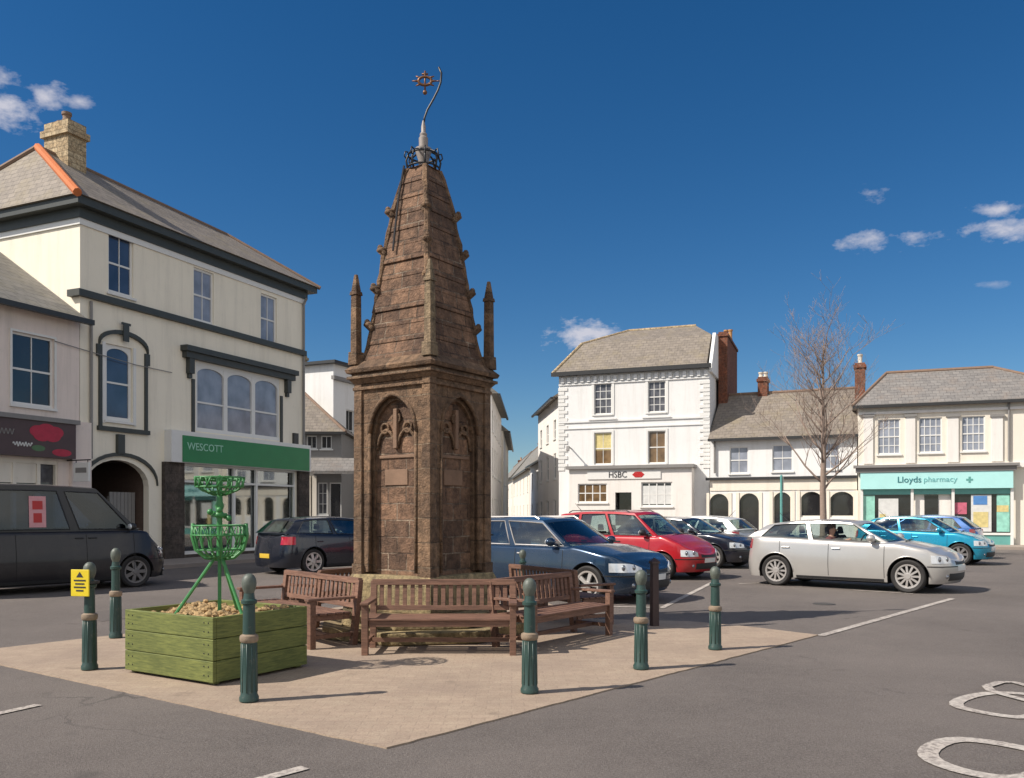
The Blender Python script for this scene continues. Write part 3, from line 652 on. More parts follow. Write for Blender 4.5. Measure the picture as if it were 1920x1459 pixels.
mb = MB(); disc(mb, cx + .45, cz - .5, .3, .1, -.284); mb.build('bud_emblem', 'poppy', po)
mb = MB(); x = S(24, -.28); zz = F1.Z(34, 832, -.28)
mb.tube([(x + .012 * i, -.284, zz + .05 * math.sin(i * .9) * (1 - .3 * math.sin(i * .37))) for i in range(46)], .014, 5)
mb.build('lettering', 'poster1', po)
mb = MB(); x = S(-6, -.28)
mb.tube([(x + .012 * i, -.284, zz + .3 + .07 * math.sin(i * .7)) for i in range(40)], .012, 5)
mb.build('lettering', 'graytrim', po)
mb = MB(); a, b, c, d = pshop
for x in (a, (a * .5 + b * .5), b - .55, b): mb.box(x - .05, x + .05, .02, .12, c, d)
mb.box(a, b, .021, .119, d - .1, d); mb.box(a, b, .03, .11, d - .75, d - .65)
sw = mb.build('shop_window', 'offcream', b2); MB().box(a, b, .14, .15, c, d).build('pane', 'p_grey', sw)
MB().box(a, S(70), .05, .13, d - .62, d - .1).build('blind', 'offcream', sw)
# projecting sign
hs_ = F1.root('hanging_sign', 'pale square hanging sign projecting beside the carriage arch', 'sign')
sx = S(126); zz = Zc(126, 886)
MB().box(sx - .03, sx + .03, -.86, -.28, zz - .26, zz + .26).build('sign_board', 'trim', hs_, bevel=.01)
mb = MB(); mb.bar((sx, 0, zz + .33), (sx, -.9, zz + .33), .03, .03); mb.bar((sx, -.35, zz + .26), (sx, -.35, zz + .33), .015, .015); mb.bar((sx, -.8, zz + .26), (sx, -.8, zz + .33), .015, .015); mb.build('bracket', 'iron', hs_)
MB().box(sx - .034, sx - .0301, -.78, -.36, zz - .02, zz + .12).build('sign_lettering', 'graytrim', hs_)

# pavement under the left row
p0 = F1.world(-9, -2.6); p1 = F1.world(LEN + 2, -2.6); p2 = F1.world(LEN + 2, .5); p3 = F1.world(-9, .5)
kerbed('pavement', [p0, p1, p2, p3])

def simple_house(F, name, label, cat, s0, s1, ez, dep, rh, wallm, roofm, wins, hipL=False, hipR=False, gutter='gutter', ov=.25, ridge_y=None, extra_holes=(), ridge=None):
    r = F.root(name, label, cat); mb = MB()
    wall_front(mb, s0, s1, 0, ez, [w_[0] for w_ in wins] + list(extra_holes), 0, .15); shell(mb, s0, s1, 0, ez, dep)
    ry = ridge_y or dep / 2; hl = ry if hipL else 0; hr = ry if hipR else 0
    if not hipL: mb.add([(s0, 0, ez), (s0, dep, ez), (s0, ry, ez + rh - .03)], [(0, 1, 2)])
    if not hipR: mb.add([(s1, 0, ez), (s1, dep, ez), (s1, ry, ez + rh - .03)], [(2, 1, 0)])
    mb.build('wall', wallm, r)
    oL = ov if hipL else .06; oR = ov if hipR else .06; e = ez + .02
    P = [(s0 - oL, -ov, e), (s1 + oR, -ov, e), (s1 + oR, dep + ov, e), (s0 - oL, dep + ov, e), (ridge[0] if ridge else s0 + hl - (0 if hipL else .06), ry, ez + rh), (ridge[1] if ridge else s1 - hr + (0 if hipR else .06), ry, ez + rh)]
    MB().add(P, [(0, 1, 5, 4), (1, 2, 5), (2, 3, 4, 5), (3, 0, 4), (3, 2, 1, 0)]).build('roof', roofm, r)
    mb = MB(); mb.tube([P[4], P[5]], .1, 8)
    if hipL: mb.tube([P[0], P[4]], .08, 8)
    if hipR: mb.tube([P[1], P[5]], .08, 8)
    mb.build('ridge_tiles', 'ridge_dark', r)
    MB().box(s0 - oL, s1 + oR, -ov - .1, -ov + .03, ez - .12, ez + .015).build('gutter', gutter, r)
    for w_ in wins: window(r, *w_[0], **w_[1])
    return r, P
def chimney(par, x0, x1, y0, y1, z0, z1, mat='brick', npots=2, pm='pot', ph=.45):
    mb = MB(); mb.box(x0, x1, y0, y1, z0, z1 - .25); mb.box(x0 - .06, x1 + .06, y0 - .06, y1 + .06, z1 - .249, z1 - .1); mb.box(x0, x1, y0, y1, z1 - .099, z1)
    c = mb.build('chimney', mat, par)
    pots(c, [x0 + (x1 - x0) * (i + .5) / npots for i in range(npots)], (y0 + y1) / 2, z1, .13, ph, pm); return c

# ---- white three-storey house
A2 = ((1048 - CX) / FOC * 47.4, 47.4); F2 = Fac(A2[0], A2[1], -20.7)
b3 = F2.root('white_house', 'tall white three-storey house with quoins and a bank shopfront', 'building')
def rF(F, x0, x1, yt, yb): xm = (x0 + x1) / 2; return (F.S(x0), F.S(x1), F.Z(xm, yb), F.Z(xm, yt))
H2 = F2.Z(1048, 703); W2 = F2.S(1330)
u1 = rF(F2, 1114, 1147, 719, 777); u2 = rF(F2, 1215, 1248, 715, 773); m1 = rF(F2, 1114, 1147, 811, 871); m2 = rF(F2, 1215, 1248, 808, 869)
mb = MB(); wall_front(mb, 0, W2, 0, H2, [u1, u2, m1, m2], 0, .15); shell(mb, 0, W2, 0, H2, 8.2); mb.build('wall', 'white', b3)
for r_, pm in ((u1, 'p_grey'), (u2, 'p_grey')): window(b3, *r_, cols=3, rows=4, pane_m=pm, rec=.05, fr=.05, bar=.03, surround=.14)
window(b3, *m1, cols=2, rows=2, pane_m='p_amber', rec=.05, fr=.05, surround=.12, label='first-floor sash with an amber blind', blind=(.45, 1., 'poster2'))
window(b3, *m2, cols=2, rows=2, pane_m='p_amber', rec=.05, fr=.05, surround=.12)
for left in (True, False):
    mb = MB()
    for i in range(26):
        z = 3.9 + i * .21
        if z > H2 - .75: break
        wq = .5 if i % 2 else .32
        mb.box(-.03 if left else W2 - wq, wq if left else W2 + .03, -.04, -.001, z, z + .17)
    mb.build('quoins', 'trim', b3)
mb = MB(); mb.box(0, W2, -.06, -.001, H2 - .62, H2 - .54)
for i in range(22): x = .15 + i * (W2 - .4) / 21; mb.box(x, x + .17, -.12, -.001, H2 - .5, H2 - .2)
zq = F2.Z(1190, 787); mb.box(0, W2, -.06, -.001, zq - .05, zq + .05); mb.box(0, W2, -.05, -.001, zq - .4, zq - .33)
for r_ in (u1, u2): mb.box(r_[0] - .3, r_[1] + .3, -.12, -.061, zq + .06, zq + .13)
mb.build('mouldings', 'white', b3)
mb = MB(); mb.box(-.35, W2 + .12, -.35, -.2, H2 - .12, H2 + .10); mb.box(-.3, W2, -.2, -.001, H2 - .1, H2 - .0); mb.build('gutter', 'gutter', b3)
rw = 4.1; ov = .3; e = H2 + .03; z1_ = H2 + 1.9; z2_ = F2.Z(1200, 619, rw)
Q = [(-ov, -ov, e), (W2 - .1, -ov, e), (W2 - .1, 8.3, e), (-ov, 8.3, e),
     (.9, 1.4, z1_), (W2 - .1, 1.5, z1_ + .05), (W2 - .1, 6.6, z1_ + .05), (.9, 6.8, z1_), (3.0, rw, z2_), (W2 - 1.3, rw, z2_), ]
MB().add(Q, [(0, 1, 5, 4), (1, 2, 6, 5), (2, 3, 7, 6), (3, 0, 4, 7), (4, 5, 9, 8), (5, 6, 9), (6, 7, 8, 9), (7, 4, 8), (3, 2, 1, 0)]).build('roof', 'slate_brown', b3)
mb = MB(); mb.tube([Q[0], Q[4], Q[8], Q[9]], .09, 8); mb.build('ridge_tiles', 'chim_stone', b3)
mb = MB(); zz = z1_ + .3
mb.extr([(W2 - .12, 0), (W2 + .12, 0), (W2 + .12, 0), (W2 - .12, 0)], 0, .001) if False else None
pp = [(-.05, H2 - .3), (8.3, H2 - .3), (8.3, H2 + .15), (6.7, z1_ + .12), (1.5, z1_ + .12), (-.05, H2 + .10)]
n_ = len(pp); vs = [(W2 - .02, y, z) for y, z in pp] + [(W2 + .14, y, z) for y, z in pp]
mb.add(vs, [tuple(range(n_)), tuple(range(n_, 2 * n_))[::-1]] + [(i, (i + 1) % n_, n_ + (i + 1) % n_, n_ + i) for i in range(n_)]); mb.build('parapet', 'white', b3)
chimney(b3, W2 + .142, W2 + .62, 2.6, 7.6, 5.5, F2.Z(1360, 638, 5), 'brick', 2, 'pot', .6)
chimney(b3, W2 - 1.5, W2 - .9, 2.6, 3.2, 10.5, F2.Z(1325, 628, 3), 'brick', 1, 'pot', .2)
# bank shopfront
k0, k1 = F2.S(1076), F2.S(1302); kz = F2.Z(1190, 880); P_ = -.9
holesb = [rF(F2, 1092, 1146, 908, 943), rF(F2, 1161, 1191, 924, 985), rF(F2, 1209, 1266, 905, 950)]
mb = MB(); wall_front(mb, k0, k1, 0, kz, holesb, P_, .12)
mb.add([(k0, P_, 0), (k0, 0, 0), (k0, 0, kz), (k0, P_, kz)], [(0, 1, 2, 3)]); mb.add([(k1, P_, 0), (k1, 0, 0), (k1, 0, kz), (k1, P_, kz)], [(3, 2, 1, 0)])
mb.add([(k0, P_, kz), (k1, P_, kz), (k1, 0, kz), (k0, 0, kz)], [(0, 1, 2, 3)]); sf = mb.build('shopfront', 'white2', b3)
mb = MB(); mb.box(k0 - .15, k1 + .12, P_ - .18, -.005, kz + .003, kz + .17); mb.build('shop_cornice', 'graytrim', b3)
window(b3, *holesb[0], cols=4, rows=2, pane_m='p_amber', y=P_, rec=.05, fr=.06, bar=.05, mid=False)
window(b3, *holesb[2], cols=4, rows=2, pane_m='p_dark', y=P_, rec=.05, fr=.06, bar=.05, mid=False, blind=(.1, .85, 'poster1'))
d_ = MB().box(holesb[1][0], holesb[1][1], P_ + .5, P_ + .55, 0, holesb[1][3]).build('door', 'p_dark', b3); MB().box(holesb[1][1] - .2, holesb[1][1] - .15, P_ + .44, P_ + .5, 1.0, 1.3).build('door_handle', 'rim', d_)
fb = MB().box(F2.S(1110), F2.S(1245), P_ - .05, P_ - .001, kz - .55, kz - .12).build('fascia', 'trim', b3)
lettering('lettering', 'HSBC', .46, 'blackletters', fb, (F2.S(1166), P_ - .06, kz - .33), (R(90), 0, 0), 'CENTER', sx=.9)
mb = MB(); hx = F2.S(1204); hz = kz - .33
for sg in (-1, 1): mb.add([(hx, P_ - .06, hz), (hx + sg * .17, P_ - .06, hz + .15), (hx + sg * .33, P_ - .06, hz), (hx + sg * .17, P_ - .06, hz - .15)], [(0, 1, 3), (1, 2, 3)])
for sg in (-1, 1): mb.add([(hx, P_ - .061, hz), (hx - .16, P_ - .061, hz + sg * .15), (hx + .16, P_ - .061, hz + sg * .15)], [(0, 1, 2)])
mb.build('logo', 'red', fb)
mb = MB(); x = F2.S(1072); z = F2.Z(1072, 842); mb.bar((x, 0, z), (x, -.7, z + .1), .05, .05); mb.bar((x, -.7, z + .1), (x, -.75, z - .15), .16, .1); mb.build('security_camera', 'graytrim', b3)

# ---- two-storey row with arched shop windows
A3 = (9.98, 44.3); F3 = Fac(A3[0], A3[1], -23.6)
E3 = F3.Z(1400, 822); W3 = F3.S(1607)
wins = [(rF(F3, 1368, 1403, 838, 888), dict(cols=2, rows=2, pane_m='p_net', rec=.05)), (rF(F3, 1448, 1486, 834, 884), dict(cols=2, rows=2, pane_m='p_net', rec=.05)),
        (rF(F3, 1541, 1574, 830, 880), dict(cols=2, rows=2, pane_m='p_net', rec=.05))]
ar = [rF(F3, 1330, 1366, 926, 985), rF(F3, 1386, 1423, 925, 1000), rF(F3, 1449, 1484, 923, 985), rF(F3, 1500, 1543, 922, 970), rF(F3, 1555, 1602, 922, 970)]
b4, P4 = simple_house(F3, 'row_building', 'low white and cream row with round-headed shop windows beside the white house', 'building', 0.3, W3, E3, 7.4, 2.75, 'white', 'slate_brown', wins, extra_holes=ar, ridge_y=3.7)
mb = MB(); 
for q in ar: spandrel(mb, q[0], q[1], q[3] - .5, .5, q[3] + .0, .002, .14)
ys = F3.Z(1450, 897); mb.box(.3, W3, -.04, -.001, ys - .6, ys - .05)
for q in ar: mb.box(q[0] - .16, q[0] - .002, -.04, -.001, .4, q[3] + .05); mb.box(q[1] + .002, q[1] + .16, -.04, -.001, .4, q[3] + .05)
mb.build('arch_heads', 'offcream', b4)
for i, q in enumerate(ar):
    m_ = MB(); m_.box(q[0], q[0] + .06, .08, .12, q[2], q[3]); m_.box(q[1] - .06, q[1], .08, .12, q[2], q[3]); m_.box(q[0], q[1], .081, .121, q[2], q[2] + .08)
    wo = m_.build('door' if i == 1 else 'window', 'gutter' if i in (0, 1) else 'offcream', b4); MB().box(q[0], q[1], .11, .12, q[2], q[3]).build('pane', 'p_dark', wo)
MB().box(.1, W3, -.16, -.045, ys - .06, ys + .08).build('string_course', 'gutter', b4)
mb = MB(); mb.box(F3.S(1330), F3.S(1366), -.14, -.045, 2.3, 2.75) if False else None
chimney(b4, F3.S(1422, 3.7), F3.S(1440, 3.7), 3.4, 4.1, 7.0, F3.Z(1430, 708, 3.7), 'brick', 2, 'potw', .3)
chimney(b4, F3.S(1603, 2.6), F3.S(1622, 2.6), 2.3, 3.2, 6.2, F3.Z(1612, 682, 2.6), 'brick', 1, 'potw', .5)
MB().tube([(.55, -.1, 3.6), (.55, -.1, E3 - .1)], .05, 8).build('drainpipe', 'graytrim', b4)

# ---- pharmacy building
A4 = ((1608 - CX) / FOC * 41.0, 41.0); F4 = Fac(A4[0], A4[1], -21)
E4 = F4.Z(1620, 762); W4 = F4.S(1903); 
wins = [(rF(F4, 1646, 1688, 786, 852), dict(cols=4, rows=4, pane_m='p_net', rec=.05, bar=.035)), (rF(F4, 1723, 1766, 783, 849), dict(cols=4, rows=4, pane_m='p_net', rec=.05, bar=.035)),
        (rF(F4, 1803, 1847, 780, 846), dict(cols=4, rows=4, pane_m='p_net', rec=.05, bar=.035))]
b5, P5 = simple_house(F4, 'pharmacy_building', 'cream building with pilasters over an aqua pharmacy shopfront', 'building', 0.03, W4 + 3.6, E4, 8, 1.95, 'offcream', 'slate_pink', wins, hipL=True, hipR=True, ridge_y=2.8, ridge=(F4.S(1662, 2.8), F4.S(1862, 2.8)))
mb = MB()
for x0, x1 in ((1619, 1637), (1698, 1716), (1776, 1797), (1859, 1880)):
    a, b = F4.S(x0), F4.S(x1); zt = F4.Z((x0 + x1) / 2, 782); mb.box(a, b, -.07, -.001, 3.9, zt); 
mb.box(0.03, W4 + 3.6, -.09, -.001, 3.62, 3.85)
mb.box(0.03, W4 + 3.6, -.1, -.001, E4 - .42, E4 - .3); mb.build('pilasters', 'white2', b5)
mb = MB()
for x0, x1 in ((1619, 1637), (1698, 1716), (1776, 1797), (1859, 1880)):
    a, b = F4.S(x0), F4.S(x1); zt = F4.Z((x0 + x1) / 2, 782); mb.box(a - .06, b + .06, -.13, -.001, zt + .002, zt + .12)
mb.build('capitals', 'graytrim', b5)
kz = F4.Z(1750, 876); k0 = F4.S(1600); k1 = F4.S(1908)
mb = MB(); mb.box(k0, k1, -.55, -.001, kz, kz + .12); mb.box(k0 + .1, k1 - .1, -.42, -.001, kz - .22, kz - .001); mb.build('shop_cornice', 'graytrim', b5)
g0, g1 = F4.S(1613), F4.S(1897); fz1 = kz - .23; fz0 = fz1 - .78
af = MB().box(g0, g1, -.38, -.001, fz0, fz1).build('fascia', 'aqua_sign', b5)
lettering('lettering', 'Lloyds', .40, 'teal_letters', af, (F4.S(1682, -.38), -.385, (fz0 + fz1) / 2 + .03), (R(90), 0, 0), 'LEFT', depth=.015)
lettering('lettering', 'pharmacy', .36, 'teal_pale', af, (F4.S(1682, -.38) + 1.12, -.385, (fz0 + fz1) / 2 + .03), (R(90), 0, 0), 'LEFT')
mb = MB(); x = F4.S(1818, -.38); z = (fz0 + fz1) / 2; mb.box(x - .14, x + .14, -.39, -.381, z - .045, z + .045); mb.box(x - .045, x + .045, -.391, -.3812, z - .14, z + .14); mb.build('cross_emblem', 'aqua_frame', af)
mb = MB(); mb.box(g0, g1, -.2, -.001, 0, .55); mb.box(g0, g1, -.2, -.001, fz0 - .26, fz0 - .001); mb.build('shopfront', 'aqua_frame', b5)
mb = MB()
for x in (1613, 1707, 1783, 1893): a = F4.S(x); mb.box(a, a + .12, -.26, -.201, 0, fz0 - .001)
mb.box(g0, g1, -.25, -.202, .551, .65); mb.build('shop_frame', 'trim', b5)
def shopglass(x0, x1, m_='p_dark'): MB().box(F4.S(x0), F4.S(x1), -.10, -.05, .66, fz0 - .261).build('pane', m_, b5)
shopglass(1615, 1708); shopglass(1783, 1894)
MB().box(F4.S(1715), F4.S(1783), -.02, -.004, 0, fz0 - .261).build('doorway_panel', 'white2', b5)
MB().box(F4.S(1733), F4.S(1759), -.06, -.021, 0, fz0 - .30).build('door', 'p_dark', b5)
zt = fz0 - .3
for (x0, x1, h0, h1, m_) in [(1617, 1640, .7, zt, 'poster5'), (1647, 1684, 1.2, zt - .15, 'poster1'), (1649, 1660, .8, 1.5, 'poster2'), (1786, 1812, 1.5, zt - .35, 'poster4'), (1820, 1858, .7, zt, 'poster1'), (1824, 1850, zt - .45, zt - .05, 'poster3'), (1824, 1852, .9, 1.6, 'poster2'), (1868, 1892, .7, zt, 'poster5'), (1868, 1890, 1.6, 1.9, 'poster2')]:
    MB().box(F4.S(x0), F4.S(x1), -.14 - (.01 if m_ in ('poster2', 'poster3') else 0), -.101, h0, h1).build('window_poster', m_, b5)
MB().tube([(W4 - .25, -.08, 3.9), (W4 - .25, -.08, E4)], .05, 8).build('drainpipe', 'graytrim', b5)
b6, _ = simple_house(F4, 'end_building', 'pale pink building beyond the pharmacy, just outside the right edge', 'building', W4 + 3.62, W4 + 10, E4 - .1, 8, 2.3, 'pink', 'slate_pink', [((W4 + 5.5, W4 + 6.5, 4.2, 5.8), dict(cols=2, rows=2, pane_m='p_net'))])
p0 = F2.world(-1, -3.4); p1 = F2.world(W2, -3.2); p2 = F4.world(0, -3.0); p3 = F4.world(40, -3.0); p4 = F4.world(40, 1); p5 = F2.world(-1, 1)
kerbed('pavement', [p0, p1, p2, p3, p4, p5], .11)

# ---- left background beyond the cream building
F5 = Fac(-14.0, 42.5, 2)
wn5 = [((F5.S(596), F5.S(614), F5.Z(600, 965), F5.Z(600, 905)), dict(cols=2, rows=3, pane_m='p_grey', rec=.05, mid=False)), ((F5.S(618), F5.S(640), .2, F5.Z(600, 905)), dict(cols=1, rows=1, pane_m='p_dark', rec=.05, sill=False)),
       ((F5.S(575), F5.S(594), F5.Z(600, 842), F5.Z(600, 817)), dict(cols=2, rows=1, pane_m='p_dark', rec=.04)), ((F5.S(602), F5.S(622), F5.Z(600, 842), F5.Z(600, 817)), dict(cols=2, rows=1, pane_m='p_dark', rec=.04))]
b7, _ = simple_house(F5, 'hipped_shop', 'small brown hipped-roof shop between the cream building and the monument', 'building', 0, F5.S(640), F5.Z(600, 811), 6, 2.9, 'graytrim', 'slate_brown', wn5, hipR=True)
MB().add([(F5.S(560), -1.4, 3.6), (F5.S(640) + 1.6, -1.4, 3.6), (F5.S(640) + .6, -.01, 4.3), (F5.S(560), -.01, 4.3), (F5.S(560), -1.4, 3.45), (F5.S(640) + 1.6, -1.4, 3.45)], [(0, 1, 2, 3), (4, 5, 1, 0)]).build('canopy_roof', 'slate_pink', b7)
mb = MB(); mb.box(F5.S(575), F5.S(583), -.1, -.001, 0, 3.4); mb.box(F5.S(586), F5.S(594), -.1, -.001, 0, 3.4); mb.build('pilasters', 'offcream', b7)
F6 = Fac((625 - CX) / FOC * 46, 46, math.degrees(F1.a))
H6 = F6.Z(625, 682)
wn6 = [((F6.S(649), F6.S(664), F6.Z(650, 845), F6.Z(650, 768)), dict(cols=2, rows=2, pane_m='p_dark', rec=.08))]
r6 = F6.root('white_block', 'white three-storey block with flat parapet left of the monument', 'building'); mb = MB()
wall_front(mb, 0, 9, 0, H6, [wn6[0][0]], 0, .15); shell(mb, 0, 9, 0, H6, 9); mb.build('wall', 'white', r6); window(r6, *wn6[0][0], **wn6[0][1])
mb = MB(); mb.box(-.3, 9.2, -.3, 9.2, H6 + .002, H6 + .16); mb.build('parapet', 'gutter', r6)
MB().box(-.2, 9.2, -.2, -.001, F6.Z(625, 712), F6.Z(625, 705)).build('string_course', 'graytrim', r6)
chimney(r6, 1.0, 1.7, 3.0, 3.8, H6 + .1, H6 + .9, 'chim_stone', 2, 'potw', .35)
# street running away behind the monument, left side
def street_row(specs, group):
    for (p, q, ez, rh, wallm, roofm, label, ncols) in specs:
        d = Vector((q[0] - p[0], q[1] - p[1])); Fq = Fac(p[0], p[1], math.degrees(math.atan2(d.y, d.x))); ln = d.length
        ws = []
        for i in range(ncols):
            x = ln * (i + .5) / ncols
            for z0 in (.8, 3.7): 
                if z0 + 1.6 < ez: ws.append(((x - .5, x + .5, z0, z0 + 1.6), dict(cols=2, rows=2, pane_m='p_grey', rec=.06, fr=.07)))
            if ez > 7.6: ws.append(((x - .5, x + .5, 6.2, 7.4), dict(cols=2, rows=2, pane_m='p_grey', rec=.06)))
        r, _ = simple_house(Fq, 'terrace_house', label, 'house', 0, ln, ez, 5, rh, wallm, roofm, ws, ov=.4); r['group'] = group
        chimney(r, ln * .1, ln * .1 + .6, 3, 4, ez + rh - 1.2, ez + rh + 1.0, 'brick', 2)
street_row([((-1.15, 47.6), (-.75, 60), 8.2, 2.4, 'white2', 'slate_grey', 'white house with bracketed black eaves just right of the monument', 5)], 'houses down the far street')
street_row([((-.62, 61), (-.35, 80), 7.4, 2.4, 'offcream', 'slate_grey', 'lower cream house beyond the black-eaved house', 4)], 'houses down the far street')
# right side of that street (walls face the street, to the left)
street_row([((-2.2, 150), (.1, 112), 6.2, 3.4, 'offcream', 'slate_grey', 'farthest cream terrace at the end of the far street', 6),
            ((.15, 111), (1.75, 84), 5.9, 3.6, 'offcream', 'slate_grey', 'cream terrace with dormer halfway down the far street', 5),
            ((1.78, 83), (2.75, 70), 6.0, 3.8, 'white', 'slate_grey', 'white terrace house with dark shop blind in the far street', 3)], 'houses down the far street')
street_row([((1.9, 62), (2.85, 52), 8.6, 1.9, 'white2', 'slate_brown', 'narrow white gabled building tucked left of the white bank house', 3)], 'houses down the far street')

# ------------------------------------------------------------------ monument
mon = thing('stone_monument', (-1.158, 11.16, 0), R(-34), 'tall brown sandstone monument with tapering spire and iron finial', 'monument')
hs0 = .6225
MB().frustum(0, 0, 1.28, 1.28, .02, .16, 8, 22.5).frustum(0, 0, 1.05, 1.03, .161, .32, 8, 22.5).build('step', 'lichen_stone', mon, bevel=.015)
mb = MB(); mb.frustum(0, 0, .70, .70, .321, .66); mb.frustum(0, 0, .70, .655, .661, .77); mb.build('plinth', 'lichen_stone', mon, bevel=.01)
MB().box(-.50, .50, -.50, .50, .7, 3.3).build('shaft', 'sandstone', mon)
for a in (0, 90, 180, 270):
    rot = Matrix.Rotation(R(a), 4, 'Z')
    def T(mb): mb.v = [tuple(rot @ Vector(p)) for p in mb.v]; return mb
    mb = MB(); z0, z1 = .801, 3.2
    for (wd, ya, yb, sp_, ap) in ((.41, -hs0 + .02, -hs0 + .075, 2.58, 3.05), (.35, -hs0 + .0751, -.5001, 2.55, 2.97)):
        mb.box(-.54, -wd, ya, yb, z0, z1); mb.box(wd, .54, ya, yb, z0, z1)
        spandrel(mb, -wd, wd, sp_, ap - sp_, z1, ya, yb, 0, True, 14)
    T(mb).build('arched_panel', 'sandtrim', mon)
    mb = MB(); P = arc_pts(-.395, .395, 2.55, .49, 16, True); mb.tube([(x, -hs0 + .02, z) for x, z in P], .028, 6); P2 = arc_pts(-.385, .385, 2.42, .63, 16, True)
    mb.tube([(-.385, -hs0 + .02, .81), (-.385, -hs0 + .02, 2.56)], .024, 6); mb.tube([(.385, -hs0 + .02, .81), (.385, -hs0 + .02, 2.56)], .024, 6)
    for x in (-.17, .17): # cusped tracery in the head
        Pq = arc_pts(x - .155, x + .155, 2.36, .24, 10, True); mb.tube([(u, -.52, z) for u, z in Pq], .022, 6)
    for x, z in ((0, 2.74), (-.19, 2.62), (.19, 2.62)):
        mb.tube([(x + .062 * math.cos(t * math.pi / 6), -.525, z + .062 * math.sin(t * math.pi / 6)) for t in range(13)], .017, 6)
    T(mb).build('tracery', 'sandtrim', mon, smooth=True)
    mb = MB(); mb.box(-.03, .03, -.56, -.501, 2.36, 2.86); mb.box(-.3, .3, -.52, -.5011, 2.24, 2.28); T(mb).build('mullion', 'plaque', mon, bevel=.01)
    mb = MB(); mb.box(-.21, .17, -.512, -.501, 1.90, 2.10); T(mb).build('plaque', 'plaque', mon, bevel=.008)
for sx in (-1, 1):
    for sy in (-1, 1):
        c = hs0 - .055; mb = MB(); mb.frustum(sx * c, sy * c, .085, .085, .62, .9); mb.frustum(sx * c, sy * c, .07, .065, .901, 3.25); mb.build('corner_buttress', 'sandtrim', mon, bevel=.008)
        mb = MB(); cc = hs0 - .01; mb.frustum(sx * cc, sy * cc, .075, .07, 3.45, 3.62, 4, 45); mb.frustum(sx * cc, sy * cc, .052, .047, 3.621, 4.35, 4, 45); mb.frustum(sx * cc, sy * cc, .062, .055, 4.351, 4.40, 4, 45); mb.frustum(sx * cc, sy * cc, .046, .018, 4.401, 4.62, 4, 45)
        mb.build('pinnacle', 'pinnacle_stone' if (sx, sy) == (1, -1) else 'sandtrim', mon, bevel=.006)
mb = MB(); mb.frustum(0, 0, .645, .645, 3.12, 3.16); mb.frustum(0, 0, .61, .61, 3.161, 3.20); mb.frustum(0, 0, .63, .68, 3.201, 3.26); mb.frustum(0, 0, .70, .70, 3.261, 3.30); mb.frustum(0, 0, .655, .655, 3.301, 3.335); mb.frustum(0, 0, .70, .72, 3.336, 3.38); mb.frustum(0, 0, .72, .60, 3.381, 3.50)
mb.build('cornice', 'sandtrim', mon, bevel=.006)
prof = [(3.50, .575), (3.62, .525), (3.8, .500), (4.08, .465), (4.42, .425), (4.77, .385), (5.12, .335), (5.47, .285), (5.72, .24), (5.89, .20), (6.04, .15)]
mb = MB()
rs = random.Random(11); zc_ = 3.5; k_ = 0
def hat(z):
    for (za, ha), (zb_, hb) in zip(prof, prof[1:]):
        if za <= z <= zb_: return ha + (hb - ha) * (z - za) / (zb_ - za)
    return .15
while zc_ < 6.03:
    zn = min(6.04, zc_ + .21); j = rs.uniform(-.010, .010)
    mb.frustum(rs.uniform(-.004, .004), rs.uniform(-.004, .004), hat(zc_) + .008 + j, hat(zn) + j, zc_, zn - .0015); zc_ = zn
mb.build('spire', 'sandstone', mon, bevel=.008)
mb = MB()
for sx, sy in ((-1, -1), (1, -1), (1, 1), (-1, 1)): mb.tube([(sx * (hat(z) - .012) + rs.uniform(-.008, .008), sy * (hat(z) - .012) + rs.uniform(-.008, .008), z) for z in [3.5 + .105 * i for i in range(25)]], [rs.uniform(.030, .044) for i in range(25)], 6)
mb.build('spire_ribs', 'sandtrim', mon)
def hat(z):
    for (za, ha), (zb_, hb) in zip(prof, prof[1:]):
        if za <= z <= zb_: return ha + (hb - ha) * (z - za) / (zb_ - za)
    return .2
for sx, sy in ((-1, -1), (1, -1), (1, 1), (-1, 1)):
    for z in (3.95, 4.42, 4.92, 5.42) if (sx, sy) != (1, -1) else (4.5, 4.95, 5.4):
        h = hat(z); mb = MB(); k = .012 if (sx, sy) != (1, -1) else .0
        mb.hexa([(sx * (h - .03) + a_, sy * (h - .03) + b_, z - .07) for a_, b_ in ((-.03, -.03), (.03, -.03), (.03, .03), (-.03, .03))], [(sx * (h + k) + a_, sy * (h + k) + b_, z + .02) for a_, b_ in ((-.055, -.055), (.055, -.055), (.055, .055), (-.055, .055))]); mb.ball((sx * (h + k + .005), sy * (h + k + .005), z + .03), .07, 8, 6, (1, 1, .6)); mb.ball((sx * (h + k + .02), sy * (h + k + .02), z + .065), .04, 7, 5)
        mb.build('crocket', 'sandtrim', mon, smooth=True)
mb = MB(); mb.tube([(-.16, -.2, 6.06), (-.165, -.305, 5.6), (-.16, -.385, 5.1), (-.155, -.42, 4.9)], .014, 6); mb.build('conductor_strip', 'iron', mon)
mb = MB(); 
for i in range(8):
    a = math.pi / 4 * i; c, s_ = math.cos(a), math.sin(a)
    mb.tube([(c * .20, s_ * .20, 6.0), (c * .225, s_ * .225, 6.14), (c * .19, s_ * .19, 6.24), (c * .10, s_ * .10, 6.28), (c * .03, s_ * .03, 6.34)], .013, 6)
    mb.tube([(c * .215, s_ * .215, 6.16), (c * .25, s_ * .25, 6.2), (c * .235, s_ * .235, 6.26), (c * .2, s_ * .2, 6.25)], .010, 6)
for z, r in ((6.05, .21), (6.22, .2), (6.28, .1)):
    mb.tube([(r * math.cos(t * math.pi / 8), r * math.sin(t * math.pi / 8), z) for t in range(17)], .012, 6)
mb.build('iron_crown', 'iron', mon, smooth=True)
